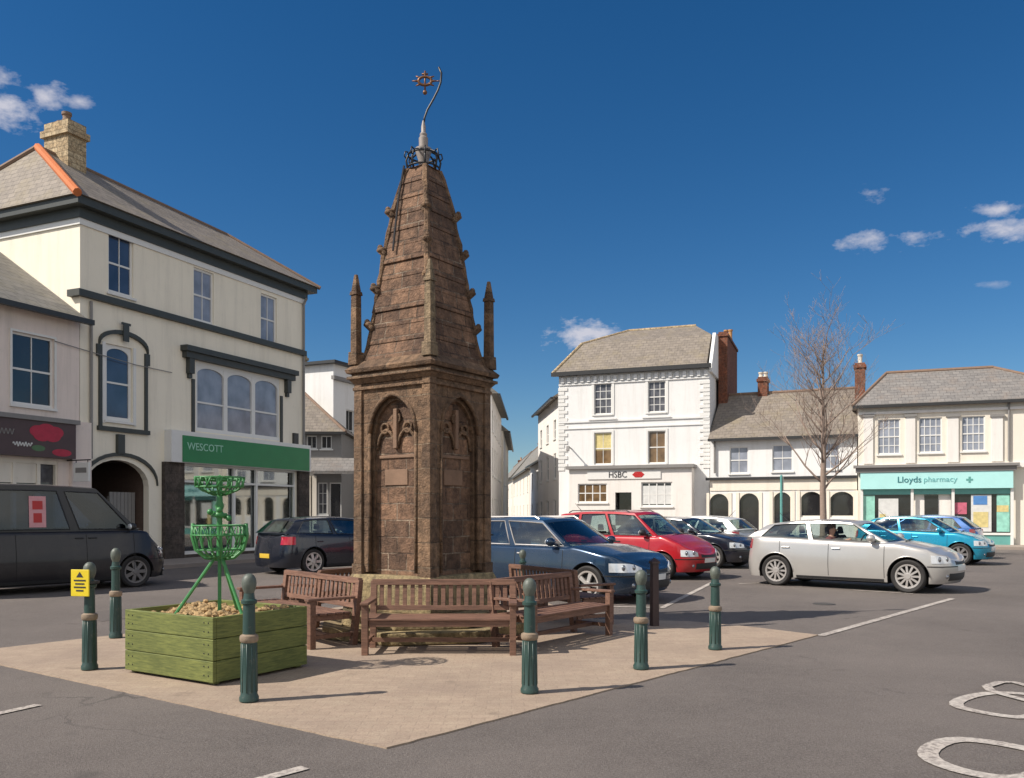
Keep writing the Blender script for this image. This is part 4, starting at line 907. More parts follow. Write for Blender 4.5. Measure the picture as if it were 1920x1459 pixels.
MB().lathe([(0, 6.0), (.06, 6.0), (.07, 6.16), (.11, 6.28), (.11, 6.31), (.06, 6.33), (.062, 6.45), (.045, 6.47), (.05, 6.5), (.03, 6.53), (.03, 6.6), (.012, 6.68)], 14).build('finial_cone', 'lead', mon, smooth=True, angle=40)
cr, sr = math.cos(R(34)), math.sin(R(34))
def wl(x, z, y=0): return (x * cr - y * sr, x * sr + y * cr, z)      # along the world X direction
mb = MB(); mb.tube([wl(0, 6.62), wl(.015, 6.72), wl(.05, 6.82), (wl(.13, 6.96)), wl(.19, 7.08), wl(.225, 7.18), wl(.235, 7.3), wl(.2, 7.38)], .014, 6); mb.build('curved_rod', 'iron', mon, smooth=True)
mb = MB(); c0_ = (.02, 7.2)
for i in range(8):
    a = math.pi / 4 * i; p = wl(c0_[0] + .07 * math.cos(a), c0_[1] + .05 * math.sin(a)); q = wl(c0_[0] + .17 * math.cos(a), c0_[1] + .09 * math.sin(a)); mb.tube([p, q], [.018, .006], 6)
mb.tube([wl(c0_[0] + .085 * math.cos(t * math.pi / 10), c0_[1] + .055 * math.sin(t * math.pi / 10), .0) for t in range(21)], .018, 6)
mb.tube([wl(.17, 7.2), wl(.232, 7.2)], .008, 6)
mb.tube([wl(c0_[0], 7.06), wl(c0_[0], 7.33)], .012, 6); mb.tube([wl(c0_[0] - .04, 7.29), wl(c0_[0] + .04, 7.29)], .012, 6); mb.ball(wl(c0_[0], 7.05), .03)
mb.build('sun_ornament', 'copper', mon, smooth=True)

# ------------------------------------------------------------------ benches
def make_bench():
    r = thing('park_bench', (0, 0, 0), 0, 'x', 'bench', 'wooden benches ringed round the monument'); L2 = .84
    for sx in (-1, 1):
        x = sx * (L2 - .04); MB().box(x - .035, x + .035, -.53, -.46, 0, .60).build('leg', 'benchwood', r, bevel=.004)
        MB().hexa([(x - .035, .0, 0), (x + .035, .0, 0), (x + .035, .07, 0), (x - .035, .07, 0)], [(x - .035, .09, .84), (x + .035, .09, .84), (x + .035, .15, .84), (x - .035, .15, .84)]).build('leg', 'benchwood', r, bevel=.004)
        MB().box(x - .045, x + .045, -.56, .04, .601, .635).build('armrest', 'benchwood', r, bevel=.006)
    mb = MB()
    for i in range(5): y = -.52 + i * .105; mb.box(-L2 + .0, L2 - .0, y, y + .085, .415, .437)
    mb.box(-L2 + .08, L2 - .08, -.50, -.47, .34, .414); mb.box(-L2 + .08, L2 - .08, -.02, .01, .34, .414)
    for x in (-.8, 0, .8): mb.box(x - .02, x + .02, -.469, -.021, .345, .413)
    mb.build('seat', 'benchwood', r, bevel=.004)
    mb = MB(); n = 17
    mb.hexa([(-L2 + .08, .065, .47), (L2 - .08, .065, .47), (L2 - .08, .10, .47), (-L2 + .08, .10, .47)], [(-L2 + .08, .07, .53), (L2 - .08, .07, .53), (L2 - .08, .105, .53), (-L2 + .08, .105, .53)])
    mb.hexa([(-L2 + .02, .085, .79), (L2 - .02, .085, .79), (L2 - .02, .145, .79), (-L2 + .02, .145, .79)], [(-L2 + .02, .09, .86), (L2 - .02, .09, .86), (L2 - .02, .15, .86), (-L2 + .02, .15, .86)])
    for i in range(n):
        x = -L2 + .13 + i * (2 * L2 - .26) / (n - 1); mb.hexa([(x - .024, .075, .525), (x + .024, .075, .525), (x + .024, .09, .525), (x - .024, .09, .525)], [(x - .024, .105, .795), (x + .024, .105, .795), (x + .024, .12, .795), (x - .024, .12, .795)])
    mb.build('backrest', 'benchwood', r, bevel=.003)
    mb = MB(); mb.box(-L2 + .08, L2 - .08, -.27, -.23, .12, .17)
    for sx in (-1, 1): mb.box(sx * (L2 - .04) - .02, sx * (L2 - .04) + .02, -.46, .0, .12, .17)
    mb.build('stretcher', 'benchwood', r); return r
proto = make_bench(); RC = Vector((-.86, 11.35)); first = True
for ang, lab, rr in [(0, 'wooden bench facing the camera, its back to the front of the monument', 1.62), (-50, 'reddish wooden bench just behind the green planter', 1.52), (52, 'dark wooden bench on the right of the monument, nearest the blue car', 1.52),
                 (-120, 'bench behind the monument on its left, its back slats showing', 1.62), (122, 'bench behind the monument on its right, shaded by it', 1.62)]:
    b = proto if first else copy_tree(proto); first = False
    o_ = Vector((math.sin(R(ang)), -math.cos(R(ang)))); p = RC + o_ * rr
    if ang == -50: p = Vector((-2.50, 10.68))
    if ang == 0: p = p + Vector((.07, 0))
    b.location = (p.x, p.y, .012); b.rotation_euler = (0, 0, R(ang)); b['label'] = lab; b.scale = (1.2 if ang == -50 else 1, 1, .9)

# ------------------------------------------------------------------ bollards
def make_bollard():
    r = thing('bollard', (0, 0, 0), 0, 'x', 'bollard', 'green cast-iron bollards round the paved island')
    MB().lathe([(0, 0), (.095, 0), (.095, .03), (.082, .05), (.078, .30), (.074, .47), (.074, .50), (.062, .515), (.058, .76), (.062, .765)], 24).build('shaft', 'bollard', r, smooth=True, angle=35)
    mb = MB()
    for i in range(10): a = 2 * math.pi * i / 10; mb.tube([(.078 * math.cos(a), .078 * math.sin(a), .07), (.072 * math.cos(a), .072 * math.sin(a), .45)], .008, 6)
    mb.build('fluting', 'bollard', r, smooth=True)
    MB().lathe([(.07, .455), (.088, .468), (.092, .49), (.088, .512), (.06, .525)], 24).build('collar', 'bollard_band', r, smooth=True, angle=50)
    MB().lathe([(.055, .755), (.076, .765), (.078, .79), (.058, .80), (.052, .83), (.05, .845)], 24).build('neck_ring', 'bollard', r, smooth=True, angle=50)
    MB().lathe([(.045, .84), (.055, .862), (.068, .89), (.073, .925), (.066, .96), (.048, .983), (.025, .997), (0, 1.0)], 24).build('cap', 'bollard_cap', r, smooth=True)
    return r
bp = make_bollard(); first = True
for x, y, h, lab in [(467, 1318, 1.037, 'green bollard standing in front of the planter, its cap worn pale'), (993, 1302, .975, 'green bollard standing in front of the right-hand bench'), (1202, 1257, .972, 'green bollard at the paving edge before the blue car'),
                (1341, 1220, .93, 'green bollard nearest the silver car'), (168, 1258, 1.05, 'green bollard wearing a yellow notice'), (217, 1198, 1.10, 'green bollard between the yellow notice and the van, with a rusty cap'), (980, 1139, .93, 'bollard half hidden behind the benches right of the monument')]:
    b = bp if first else copy_tree(bp); first = False; X, Y = gp(x, y); b.location = (X, Y, .02); b.scale = (.82, .82, h); b['label'] = lab; b.rotation_euler = (0, 0, rnd.random())
X, Y = gp(1227, 1175)
t = thing('post', (X, Y, 0), .3, 'dark maroon square post behind the bollard by the blue car', 'post'); MB().frustum(0, 0, .05, .045, 0, .86).build('shaft', 'bollard_dark', t, bevel=.006); MB().frustum(0, 0, .058, .055, .861, .89).frustum(0, 0, .055, .005, .891, .94).build('cap', 'bollard_dark', t)
X, Y = gp(168, 1258)
t = thing('yellow_notice', (X, Y, 0), R(-12), 'yellow rectangular notice strapped to the left bollard', 'sign')
bo = MB().box(-.13, .07, -.100, -.085, .74, 1.0).build('notice_plate', 'yellow', t, bevel=.004)
mb = MB(); mb.add([(-.07, -.102, .925), (.01, -.102, .925), (-.03, -.102, .98)], [(0, 1, 2)])
for i, wd in enumerate((.13, .10, .13, .08)): z = .895 - i * .033; mb.box(-.03 - wd / 2, -.03 + wd / 2, -.103, -.1005, z - .007, z + .007)
mb.build('lettering', 'blackletters', bo)
MB().lathe([(.052, .86), (.088, .86), (.088, .885), (.052, .885)], 20).build('strap', 'gutter', t)

# ------------------------------------------------------------------ planter and metal sculpture
pl = thing('planter', (-2.65, 7.56, .02), math.atan2(.53, -.85), 'large square green timber planter on the paving', 'planter')
# local x along the lit side (to the left), local y towards the camera side -> build with negative y
U, V, PH = 1.28, 1.14, .605
mb = MB()
for i in range(3):
    z0 = .02 + i * .195; mb.box(0, U, -.04, 0, z0, z0 + .19); mb.box(0, U, -V, -V + .04, z0, z0 + .19)
    mb.box(0, .04, -V + .041, -.041, z0, z0 + .19); mb.box(U - .04, U, -V + .041, -.041, z0, z0 + .19)
mb.build('board', 'planter', pl, bevel=.006)
mb = MB()
for i in range(3):
    for x in (.06, .12, U - .12, U - .06): mb.ball((x, .0, .02 + i * .195 + .06), .007, 6, 4); mb.ball((x, .0, .02 + i * .195 + .14), .007, 6, 4)
mb.build('screws', 'iron', pl)
mb = MB()
for x in (.075, U - .075):
    for y in (-.075, -V + .075): mb.box(x - .033, x + .033, y - .033, y + .033, 0, PH - .03)
mb.build('corner_post', 'planter', pl)
def lump(x, y): return .53 + .05 * math.sin(5 * x + 2 * y) * math.cos(4 * y) + .04 * rnd.random() + .05 * math.exp(-((x - .62) ** 2 + (y + .57) ** 2) * 9)
G = [[(.042 + (U - .084) * i / 30, -.042 - (V - .084) * j / 30, lump(.042 + (U - .084) * i / 30, -(V) * j / 30)) for j in range(31)] for i in range(31)]
MB().grid(G).build('soil', 'earth', pl)
mb = MB()
for _ in range(150):
    x = .08 + rnd.random() * (U - .16); y = -.08 - rnd.random() * (V - .16); mb.ball((x, y, lump(x, y) + .012), .018 + .02 * rnd.random(), 6, 4, (1.3, 1, .7))
o = mb.build('bark_lumps', 'earth', pl); o['kind'] = 'stuff'
gs = thing('goblet_sculpture', (-2.81, 8.2, 0), 0, 'green painted metal frame of two stacked bowls standing in the planter', 'sculpture')
mb = MB()
for k in range(16):
    a = 2 * math.pi * k / 16
    mb.tube([(.245 * math.cos(a) * s_, .245 * math.sin(a) * s_, z) for s_, z in ((.98, 1.43), (1, 1.33), (.88, 1.22), (.62, 1.15), (.25, 1.12))], .008, 6)
for r_, z in ((.245, 1.43), (.247, 1.34), (.20, 1.20), (.10, 1.13)): mb.tube([(r_ * math.cos(t * math.pi / 12), r_ * math.sin(t * math.pi / 12), z) for t in range(25)], .009, 6)
for k in range(16):
    a = 2 * math.pi * k / 16; a2 = a + .4; mb.tube([(.245 * math.cos(a), .245 * math.sin(a), 1.43), (.215 * math.cos(a2), .215 * math.sin(a2), 1.24)], .006, 5)
for sx in (-1, 1): mb.tube([(sx * .255, 0, 1.45), (sx * .265, 0, 1.33), (sx * .23, 0, 1.2), (sx * .14, 0, 1.12), (0, 0, 1.10)], .017, 6)
mb.build('lower_bowl', 'greenmetal', gs, smooth=True)
mb = MB()
for k in range(14):
    a = 2 * math.pi * k / 14
    mb.tube([(math.cos(a) * s_, math.sin(a) * s_, z) for s_, z in ((.225, 1.88), (.215, 1.82), (.17, 1.77), (.05, 1.72))], .0075, 6)
    a2 = a + math.pi / 14; mb.tube([(math.cos(a) * .22, math.sin(a) * .22, 1.80), (math.cos(a2) * .23, math.sin(a2) * .23, 1.89)], .009, 6)
    mb.tube([(math.cos(a2) * .23, math.sin(a2) * .23, 1.88), (math.cos(a + 2.2) * .2, math.sin(a + 2.2) * .2, 1.86)], .007, 5)
for r_, z in ((.228, 1.89), (.215, 1.80), (.13, 1.755)): mb.tube([(r_ * math.cos(t * math.pi / 12), r_ * math.sin(t * math.pi / 12), z) for t in range(25)], .009, 6)
mb.build('upper_bowl', 'greenmetal', gs, smooth=True)
MB().lathe([(0, .6), (.017, .6), (.017, 1.12), (.035, 1.14), (.026, 1.3), (.026, 1.5), (.03, 1.58), (.045, 1.62), (.03, 1.66), (.02, 1.9), (0, 1.92)], 12).build('stem', 'greenmetal', gs, smooth=True, angle=40)
for a, l_ in ((205, .42), (-35, .36), (80, .36)): MB().tube([(.03 * math.cos(R(a)), .03 * math.sin(R(a)), 1.14), (l_ * math.cos(R(a)), l_ * math.sin(R(a)), .56)], .016, 8).build('leg', 'greenmetal', gs)
mb = MB(); 
for k in range(5): a = 2 * math.pi * k / 5; mb.ball((.09 * math.cos(a), .09 * math.sin(a), 1.50 + .02 * k), .03, 8, 6)
mb.lathe([(.03, 1.5), (.07, 1.53), (.03, 1.56)], 12); mb.build('knop', 'greenmetal', gs, smooth=True)

# ------------------------------------------------------------------ bare tree and sign post
def bare_tree(x, y, H, label):
    r = thing('bare_tree', (x, y, 0), 0, label, 'tree'); R2 = random.Random(5)
    tm = MB(); cm = MB(); tw = MB()
    def branch(mb, p, d, ln, rad, depth):
        n = 5; pts = [p]; q = Vector(p); dd = Vector(d)
        for i in range(n):
            dd = (dd + Vector((R2.uniform(-.16, .16), R2.uniform(-.16, .16), R2.uniform(-.02, .14)))).normalized(); q = q + dd * ln / n; pts.append(tuple(q))
        rs = [max(.003, rad * (1 - .62 * i / n)) for i in range(n + 1)]
        (tw if depth >= 2 else mb).tube(pts, rs, 5 if depth > 1 else 7)
        if depth >= 4 or ln < .16: return
        for i in range({0: 5, 1: 5, 2: 4, 3: 3}[depth]):
            k = 1 + int(R2.random() * (n)); k = min(k, n); pr = Vector(pts[k]); az = R2.random() * 6.28; up = R2.uniform(.45, .95)
            nd = (dd * up + Vector((math.cos(az), math.sin(az), .25)) * .7).normalized()
            branch(mb, tuple(pr), nd, ln * R2.uniform(.5, .72), rs[k] * .62, depth + 1)
    tp = [(0, 0, 0), (.02, 0, 1.2), (.0, .02, 2.4), (.03, 0, 3.6), (0, 0, 4.8), (.02, .03, 6.0), (0, 0, 7.0), (.04, 0, H)]
    tm.tube([tp[0], (0, 0, .15)] + tp[1:], [.17, .135, .115, .1, .085, .065, .045, .028, .008], 10); 
    for k in range(24):
        z = 2.3 + (H - 2.9) * (k / 24) ** .9; az = k * 2.4 + R2.random(); f = (z - 2.3) / (H - 2.3)
        ln = (2.3 - 1.2 * f) * R2.uniform(.75, 1.15); d = Vector((math.cos(az) * .8, math.sin(az) * .8, .72 + .25 * f)).normalized()
        branch(cm, (0, 0, z), d, ln, .042 * (1 - .6 * f), 1)
    tm.build('trunk', 'bark', r, smooth=True); cm.build('branches', 'bark', r, smooth=True); tw.build('twigs', 'bark', r, smooth=True)
bare_tree((1543 - CX) / FOC * 30, 30, 7.8, 'bare upright street tree behind the silver car')
t = thing('sign_post', ((1465 - CX) / FOC * 28.5, 28.5, 0), R(75), 'slim pale green post with small narrow sign before the arched windows', 'sign')
MB().lathe([(0, 0), (.05, 0), (.045, .1), (.04, 2.8), (0, 2.83)], 12).build('pole', 'aqua_frame', t, smooth=True, angle=40); MB().box(-.3, .3, -.06, -.045, 2.3, 2.75).build('sign_plate', 'graytrim', t, bevel=.005)

# ------------------------------------------------------------------ vehicles
def interp(T, x):
    if x <= T[0][0]: return T[0][1]
    for (a, b), (c, d) in zip(T, T[1:]):
        if x <= c:
            t = (x - a) / (c - a) if c > a else 0; t = t * t * (3 - 2 * t) * .5 + t * .5; return b + (d - b) * t
    return T[-1][1]
BS = [(.12, .93), (.3, .975), (.5, 1.0), (.68, .995), (.85, .975), (1.1, .935)]
AS = [(.12, .945), (.3, .992), (.5, 1.0), (.7, .98), (.9, .95), (1.15, .925)]
WHEELS = {}
def wheel_meshes(R_, spokes, mat):
    key = (R_, spokes, mat)
    if key in WHEELS: return WHEELS[key]
    r = R_ * .69; mb = MB()
    mb.lathe([(r, .02), (r + .012, -.015), (r - .018, -.012), (r - .03, .035)], 28, axis='y')
    mb.lathe([(.0, -.022), (.05, -.022), (.065, -.008), (.065, .03)], 16, axis='y')
    for i in range(spokes):
        a = 2 * math.pi * i / spokes; c, s = math.cos(a), math.sin(a); wd0, wd1 = (.030, .038) if spokes < 8 else (.018, .020)
        def P(rr, wd, y): return (c * rr - s * wd, y, s * rr + c * wd)
        mb.hexa([P(.05, -wd0, -.012), P(.05, wd0, -.012), P(.05, wd0, .03), P(.05, -wd0, .03)], [P(r - .012, -wd1, -.004), P(r - .012, wd1, -.004), P(r - .012, wd1, .03), P(r - .012, -wd1, .03)])
    rim = mb.build('wheel', [mat], None); 
    mb = MB(); mb.lathe([(0, .045), (r, .045)], 24, axis='y'); back = mb.build('brake_shadow', 'well', None)  # near-black disc standing in for the shade behind the spokes
    mb = MB(); mb.lathe([(r - .004, .0), (r + .012, -.012), (R_ - .03, -.022), (R_ - .006, -.004), (R_, .03), (R_, .15), (R_ - .01, .175), (r, .18)], 32, axis='y'); ty = mb.build('tyre', 'tyre', None, smooth=True, angle=40)
    WHEELS[key] = (rim.data, back.data, ty.data)
    for o in (rim, back, ty): bpy.data.objects.remove(o)
    return WHEELS[key]

def car(kind, label, cat, pos, deg, P, paint_m, group=None):
    r = thing(kind, (pos[0], pos[1], 0), R(deg), label, cat, group)
    Ln, W, H = P['L'], P['W'], P['H']; a, b = Ln / 2, W / 2; wr = P.get('wr', .31); Ra = wr + .055
    xfa = a - P['fo']; xra = xfa - P['wb']; zl = .19; rr = .06
    xw, xf, xr, xb = P['xw'], P['xf'], P['xr'], P['xb']; bz = P['belt']; pf, pr = P.get('pf', 9), P.get('pr', 14); q = 2.3
    T = [(-a, P['tail'] - .10), (-a + .10, P['tail'])] + [(xb + .05, P.get('beltr', bz + .01)), (xw, bz)] + [(xw + .12, P['hoodr']), (a - .42, P['hoodf']), (a - .12, P['nose']), (a, P['nose'] - .11)]
    zt = lambda x: interp(T, x)
    yo = lambda x: b * max(0, 1 - abs(x / a) ** (pf if x > 0 else pr)) ** (1 / q)
    def outline():
        xs = [-.93 * a + 1.86 * a * i / 60 for i in range(61)]
        for c in (xfa, xra): xs += [c + Ra * math.cos(math.pi * i / 16) for i in range(17)]
        xs = sorted(xs); out = [(x, yo(x)) for x in xs]
        fr = []; y0 = yo(.93 * a)
        for i in range(1, 13): y = y0 * (1 - i / 12); fr.append((a * (1 - (y / b) ** q) ** (1 / pf), y))
        re = []; y0 = yo(-.93 * a)
        for i in range(1, 11): y = y0 * (1 - i / 10); re.append((-a * (1 - (y / b) ** q) ** (1 / pr), y))
        return re[::-1] + out + fr
    OUT = outline()
    def pt(x0, y0, z, off=0, inset=0):
        e = max(0, (abs(x0) / a - .72) / .28); e = e * e * (3 - 2 * e); sg = 1 if x0 > 0 else -1
        k = interp(AS, z) if x0 > 0 else 1 - (1 - interp(AS, z)) * .6
        x = x0 - sg * ((1 - k) * a * e + inset * e); y = y0 * interp(BS, z) * (1 - inset / b)
        nx = sg * abs(x0 / a) ** (pf - 1 if x0 > 0 else pr - 1) * (pf if x0 > 0 else pr) / a; ny = (1 if y0 >= 0 else -1) * q * abs(y0 / b) ** (q - 1) / b
        l_ = math.hypot(nx, ny) or 1
        return (x + off * nx / l_, y + off * ny / l_, z)
    def arch(x):
        for c in (xfa, xra):
            if abs(x - c) < Ra: return max(zl, wr + math.sqrt(Ra * Ra - (x - c) ** 2))
        return zl
    fr_ = [0, .1, .22, .36, .5, .64, .78, .9, 1]
    mb = MB()
    for sg in (1, -1):
        G = []
        for (x0, y0) in OUT:
            top = zt(x0); am = arch(x0); col = []
            for f in fr_: z = max(am, zl + f * (top - rr - zl)); z = min(z, top - rr); col.append(pt(x0, sg * y0, z))
            for t in (30, 60, 90): col.append(pt(x0, sg * y0, top - rr + rr * math.sin(R(t)), 0, rr * (1 - math.cos(R(t)))))
            G.append(col)
        mb.grid(G, flip=(sg > 0))
        if sg == 1: TL = [c[-1] for c in G]
    G = []
    for p in TL:
        G.append([(p[0] + (.0), p[1] * s, p[2] + .035 * (1 - s * s) * min(1, p[1] / (b * .5))) for s in [-1, -.75, -.5, -.25, 0, .25, .5, .75, 1]])
    mb.grid(G)
    body = mb.build('body', paint_m, r, smooth=True, angle=38)
    # cabin
    xm = (xf + xr) / 2; hl = (xf - xr) / 2; w0 = b * .94 - rr - .005; w1 = P.get('w1', b * .70); cr_ = .045
    roofz = lambda x: H - cr_ - P.get('drop', .06) * abs((x - P.get('apex', xm + .1 * hl)) / hl) ** 2.2
    cmid = (xw + xb) / 2; chl = (xw - xb) / 2
    def side(ub, ut, v):
        xb_ = xb + (xw - xb) * ub; xt_ = xr + (xf - xr) * ut; x = xb_ + (xt_ - xb_) * v
        z0 = zt(xb_) - .02; z = z0 + (roofz(xt_) - z0) * v
        y = (w0 + (w1 - w0) * v ** 1.25) * (1 - .08 * abs((x - cmid) / chl) ** 2.5); return (x, y, z)
    B = P['cols']; kinds = P['kinds']; cols = [B[0]]; ck = []
    for i, k in enumerate(kinds):
        n = 3 if k == 'g' else 1
        if k == 'b': n = 3
        for j in range(1, n + 1): t = j / n; cols.append((B[i][0] + (B[i + 1][0] - B[i][0]) * t, B[i][1] + (B[i + 1][1] - B[i][1]) * t)); ck.append((k, i))
    V = [0, .07, .35, .63, .90, 1.0]; SS = [-1, -.93, -.62, -.31, 0, .31, .62, .93, 1]
    cab = MB()
    for sg in (1, -1):
        G = [[(lambda p: (p[0], sg * p[1], p[2]))(side(ub, ut, v)) for v in V] for ub, ut in cols]
        cab.grid(G, flip=(sg > 0), skip=lambda i, j: ck[i][0] == 'g' and 1 <= j <= 3)
        for wi in sorted({c[1] for c in ck if c[0] == 'g'}):
            idx = [i for i, c in enumerate(ck) if c[1] == wi]; i0, i1 = idx[0], idx[-1] + 1
            m_ = MB(); m_.grid([[(x, y - sg * .006, z) for x, y, z in G[i][1:5]] for i in range(i0, i1 + 1)], flip=(sg > 0))
            opened = (wi == P.get('open') and sg == -1)
            m_.build('side_window', 'carglass_open' if opened else P.get('glass', 'carglass'), r, smooth=True)
            tm = MB(); rim_ = [G[i][1] for i in range(i0, i1 + 1)] + [G[i1][j] for j in range(2, 5)] + [G[i][4] for i in range(i1 - 1, i0 - 1, -1)] + [G[i0][j] for j in (3, 2, 1)]
            tm.tube([(x, y + sg * .003, z) for x, y, z in rim_], .011, 5, cap=False); tm.build('window_seal', P.get('seal', 'plastic'), r)
    for end in (1, 0):
        bb, bt = (P.get('bulge', .16), .10) if end else (.08, .04)
        sgx = 1 if end else -1; u = (1, 1) if end else (0, 0); G = []
        for v in V:
            p = side(u[0], u[1], v); G.append([(p[0] + sgx * (bb + (bt - bb) * v) * (1 - s * s), p[1] * s, p[2] + cr_ * v * (1 - s * s) + .02 * (1 - v) * (1 - s * s)) for s in SS])
        glz = not (P.get('panel_rear') and not end)
        cab.grid(G, flip=(end == 0), skip=lambda i, j: glz and 1 <= i <= 3 and 1 <= j <= 6)
        if glz: MB().grid([[(x - sgx * .006, y, z) for x, y, z in row[1:8]] for row in G[1:5]], flip=(end == 0)).build('windscreen' if end else 'rear_window', 'carglass', r, smooth=True)
    G = []
    for ub, ut in cols:
        p = side(ub, ut, 1); bl = -.04 + .14 * ut; G.append([(p[0] + bl * (1 - s * s), p[1] * s, p[2] + cr_ * (1 - s * s)) for s in SS])
    cab.grid(G); cab.build('roof', paint_m, r, smooth=True, angle=50)
    # interior
    ub = MB(); ub.box(-a + .25, a - .3, -.56, .56, .17, .50); ub.box(xfa + .0, a - .15, -b + .12, b - .12, .3, P['nose'] - .16) if False else None
    ub.box(-a + .16, xra - Ra, -b + .25, b - .25, .2, .45); ub.box(xfa + Ra, a - .2, -b + .3, b - .3, .2, .45); ub.box(xra + Ra + .01, xfa - Ra - .01, -b + .08, b - .08, .16, .32)
    for c in (xfa, xra):
        for sg in (1, -1):
            V_ = []; 
            for i in range(17): t = math.pi * i / 16; V_.append([(c + Ra * math.cos(t), sg * (b - .035), wr + Ra * math.sin(t)), (c + Ra * math.cos(t), sg * .57, wr + Ra * math.sin(t))])
            ub.grid(V_)
    ub.build('underbody', 'well', r)
    st = MB(); 
    for xs_ in (P.get('seatx', .0), P.get('seatx', .0) - .85):
        if xs_ < xb + .35: continue
        for ys in (-.36, .36):
            st.hexa([(xs_ - .22, ys - .23, .35), (xs_ + .25, ys - .23, .35), (xs_ + .25, ys + .23, .35), (xs_ - .22, ys + .23, .35)], [(xs_ - .22, ys - .23, .55), (xs_ + .25, ys - .23, .58), (xs_ + .25, ys + .23, .58), (xs_ - .22, ys + .23, .55)])
            st.hexa([(xs_ - .30, ys - .22, .5), (xs_ - .17, ys - .22, .5), (xs_ - .17, ys + .22, .5), (xs_ - .30, ys + .22, .5)], [(xs_ - .44, ys - .19, 1.08), (xs_ - .36, ys - .19, 1.08), (xs_ - .36, ys + .19, 1.08), (xs_ - .44, ys + .19, 1.08)])
            st.hexa([(xs_ - .45, ys - .11, 1.10), (xs_ - .37, ys - .11, 1.10), (xs_ - .37, ys + .11, 1.10), (xs_ - .45, ys + .11, 1.10)], [(xs_ - .46, ys - .1, 1.26), (xs_ - .40, ys - .1, 1.26), (xs_ - .40, ys + .1, 1.26), (xs_ - .46, ys + .1, 1.26)])
    st.build('seats', 'seat', r, bevel=.03)
    da = MB(); da.box(xw - .45, xw - .05, -w0 + .08, w0 - .08, .6, bz - .04); da.build('dashboard', 'plastic', r, bevel=.03)
    sx_ = xw - .62; wp = MB(); wp.tube([(sx_ + .05 * math.sin(t * math.pi / 10), -.36 + .18 * math.cos(t * math.pi / 10), bz - .02 + .17 * math.sin(t * math.pi / 10)) for t in range(21)], .013, 6); wp.tube([(sx_, -.36, bz - .02), (sx_ + .25, -.36, bz - .12)], .02, 6); wp.build('steering_wheel', 'plastic', r)
    # wheels
    D = wheel_meshes(wr, P.get('spokes', 7), P.get('rim', 'rim'))
    for c in (xfa, xra):
        for sg in (-1, 1):
            wv = bpy.data.objects.new('wheel', D[0]); sc.collection.objects.link(wv); wv.parent = r; wv.location = (c, sg * (b - .045), wr)
            wv.rotation_euler = (0, 0, 0 if sg < 0 else math.pi)
            for nm, d_ in (('brake_shade_disc', D[1]), ('tyre', D[2])): o = bpy.data.objects.new(nm, d_); sc.collection.objects.link(o); o.parent = wv
    # surface details
    def patch(name, mat, cond, z0, z1, off=.008, sides=(1, -1), full=False, nz=3, zfun=None):
        outs = []
        for sg in ((1,) if full else sides):
            C = [(x, y) for x, y in OUT if cond(x, y)]
            if full: C = C[:-1] + [(C[-1][0], 0)] + [(x, -y) for x, y in C[::-1][1:]] if C[-1][0] > 0 else [(x, -y) for x, y in C[::-1][:-1]] + C
            if len(C) < 2: continue
            m_ = MB(); G = []
            for (x, y) in C:
                hi = min(z1 if not zfun else zfun(x), zt(x) - .035); lo = max(min(z0, hi - .02), arch(x) + .004 if z0 < wr + Ra else z0)
                if lo >= hi: lo = hi - .004
                G.append([pt(x, sg * y, lo, -.01)] + [pt(x, sg * y, lo + (hi - lo) * k / nz, off) for k in range(nz + 1)] + [pt(x, sg * y, hi, -.01)])
            m_.grid(G); 
            if G: m_.add(G[0], [tuple(range(len(G[0])))]); m_.add(G[-1], [tuple(range(len(G[-1])))[::-1]])
            outs.append(m_.build(name, mat, r, smooth=True, angle=35))
        return outs
    def strip(x0, z0, z1, wd=.010, sides=(1, -1), name='door_seam', mat='seam', off=.0025):
        for sg in sides:
            m_ = MB(); G = []
            for k in range(9):
                z = z0 + (z1 - z0) * k / 8; G.append([pt(x0, sg * yo(x0), z, off), pt(x0 + wd, sg * yo(x0 + wd), z, off)])
            m_.grid(G); m_.build(name, mat, r)
    nz_ = P['nose']; hl0 = P.get('hl', (nz_ - .17, nz_ - .02))
    patch('headlight', 'lamp', lambda x, y: x > 0 and y >= b * P.get('hly', .55) and x >= a - P.get('hlx', .36), hl0[0], hl0[1], .012)
    if P.get('tl', True):
        t0, t1 = P.get('tlz', (P['tail'] - .26, P['tail'] - .06)); patch('tail_light', 'tail', lambda x, y: x < 0 and y >= b * .62 and x <= -a + P.get('tlx', .22), t0, t1, .014)
    patch('grille', 'plastic', lambda x, y: x > 0 and y <= b * .42, nz_ - .20, nz_ - .07, .006, full=True)
    patch('lower_grille', 'plastic', lambda x, y: x > 0 and y <= b * .62, .25, .39, .006, full=True)
    patch('number_plate', 'plate_w', lambda x, y: x > 0 and y <= .27, nz_ - .32, nz_ - .22, .014, full=True)
    patch('number_plate', P.get('rplate', 'plate_y'), lambda x, y: x < 0 and y <= .27, P.get('rpz', .55), P.get('rpz', .55) + .11, .014, full=True)
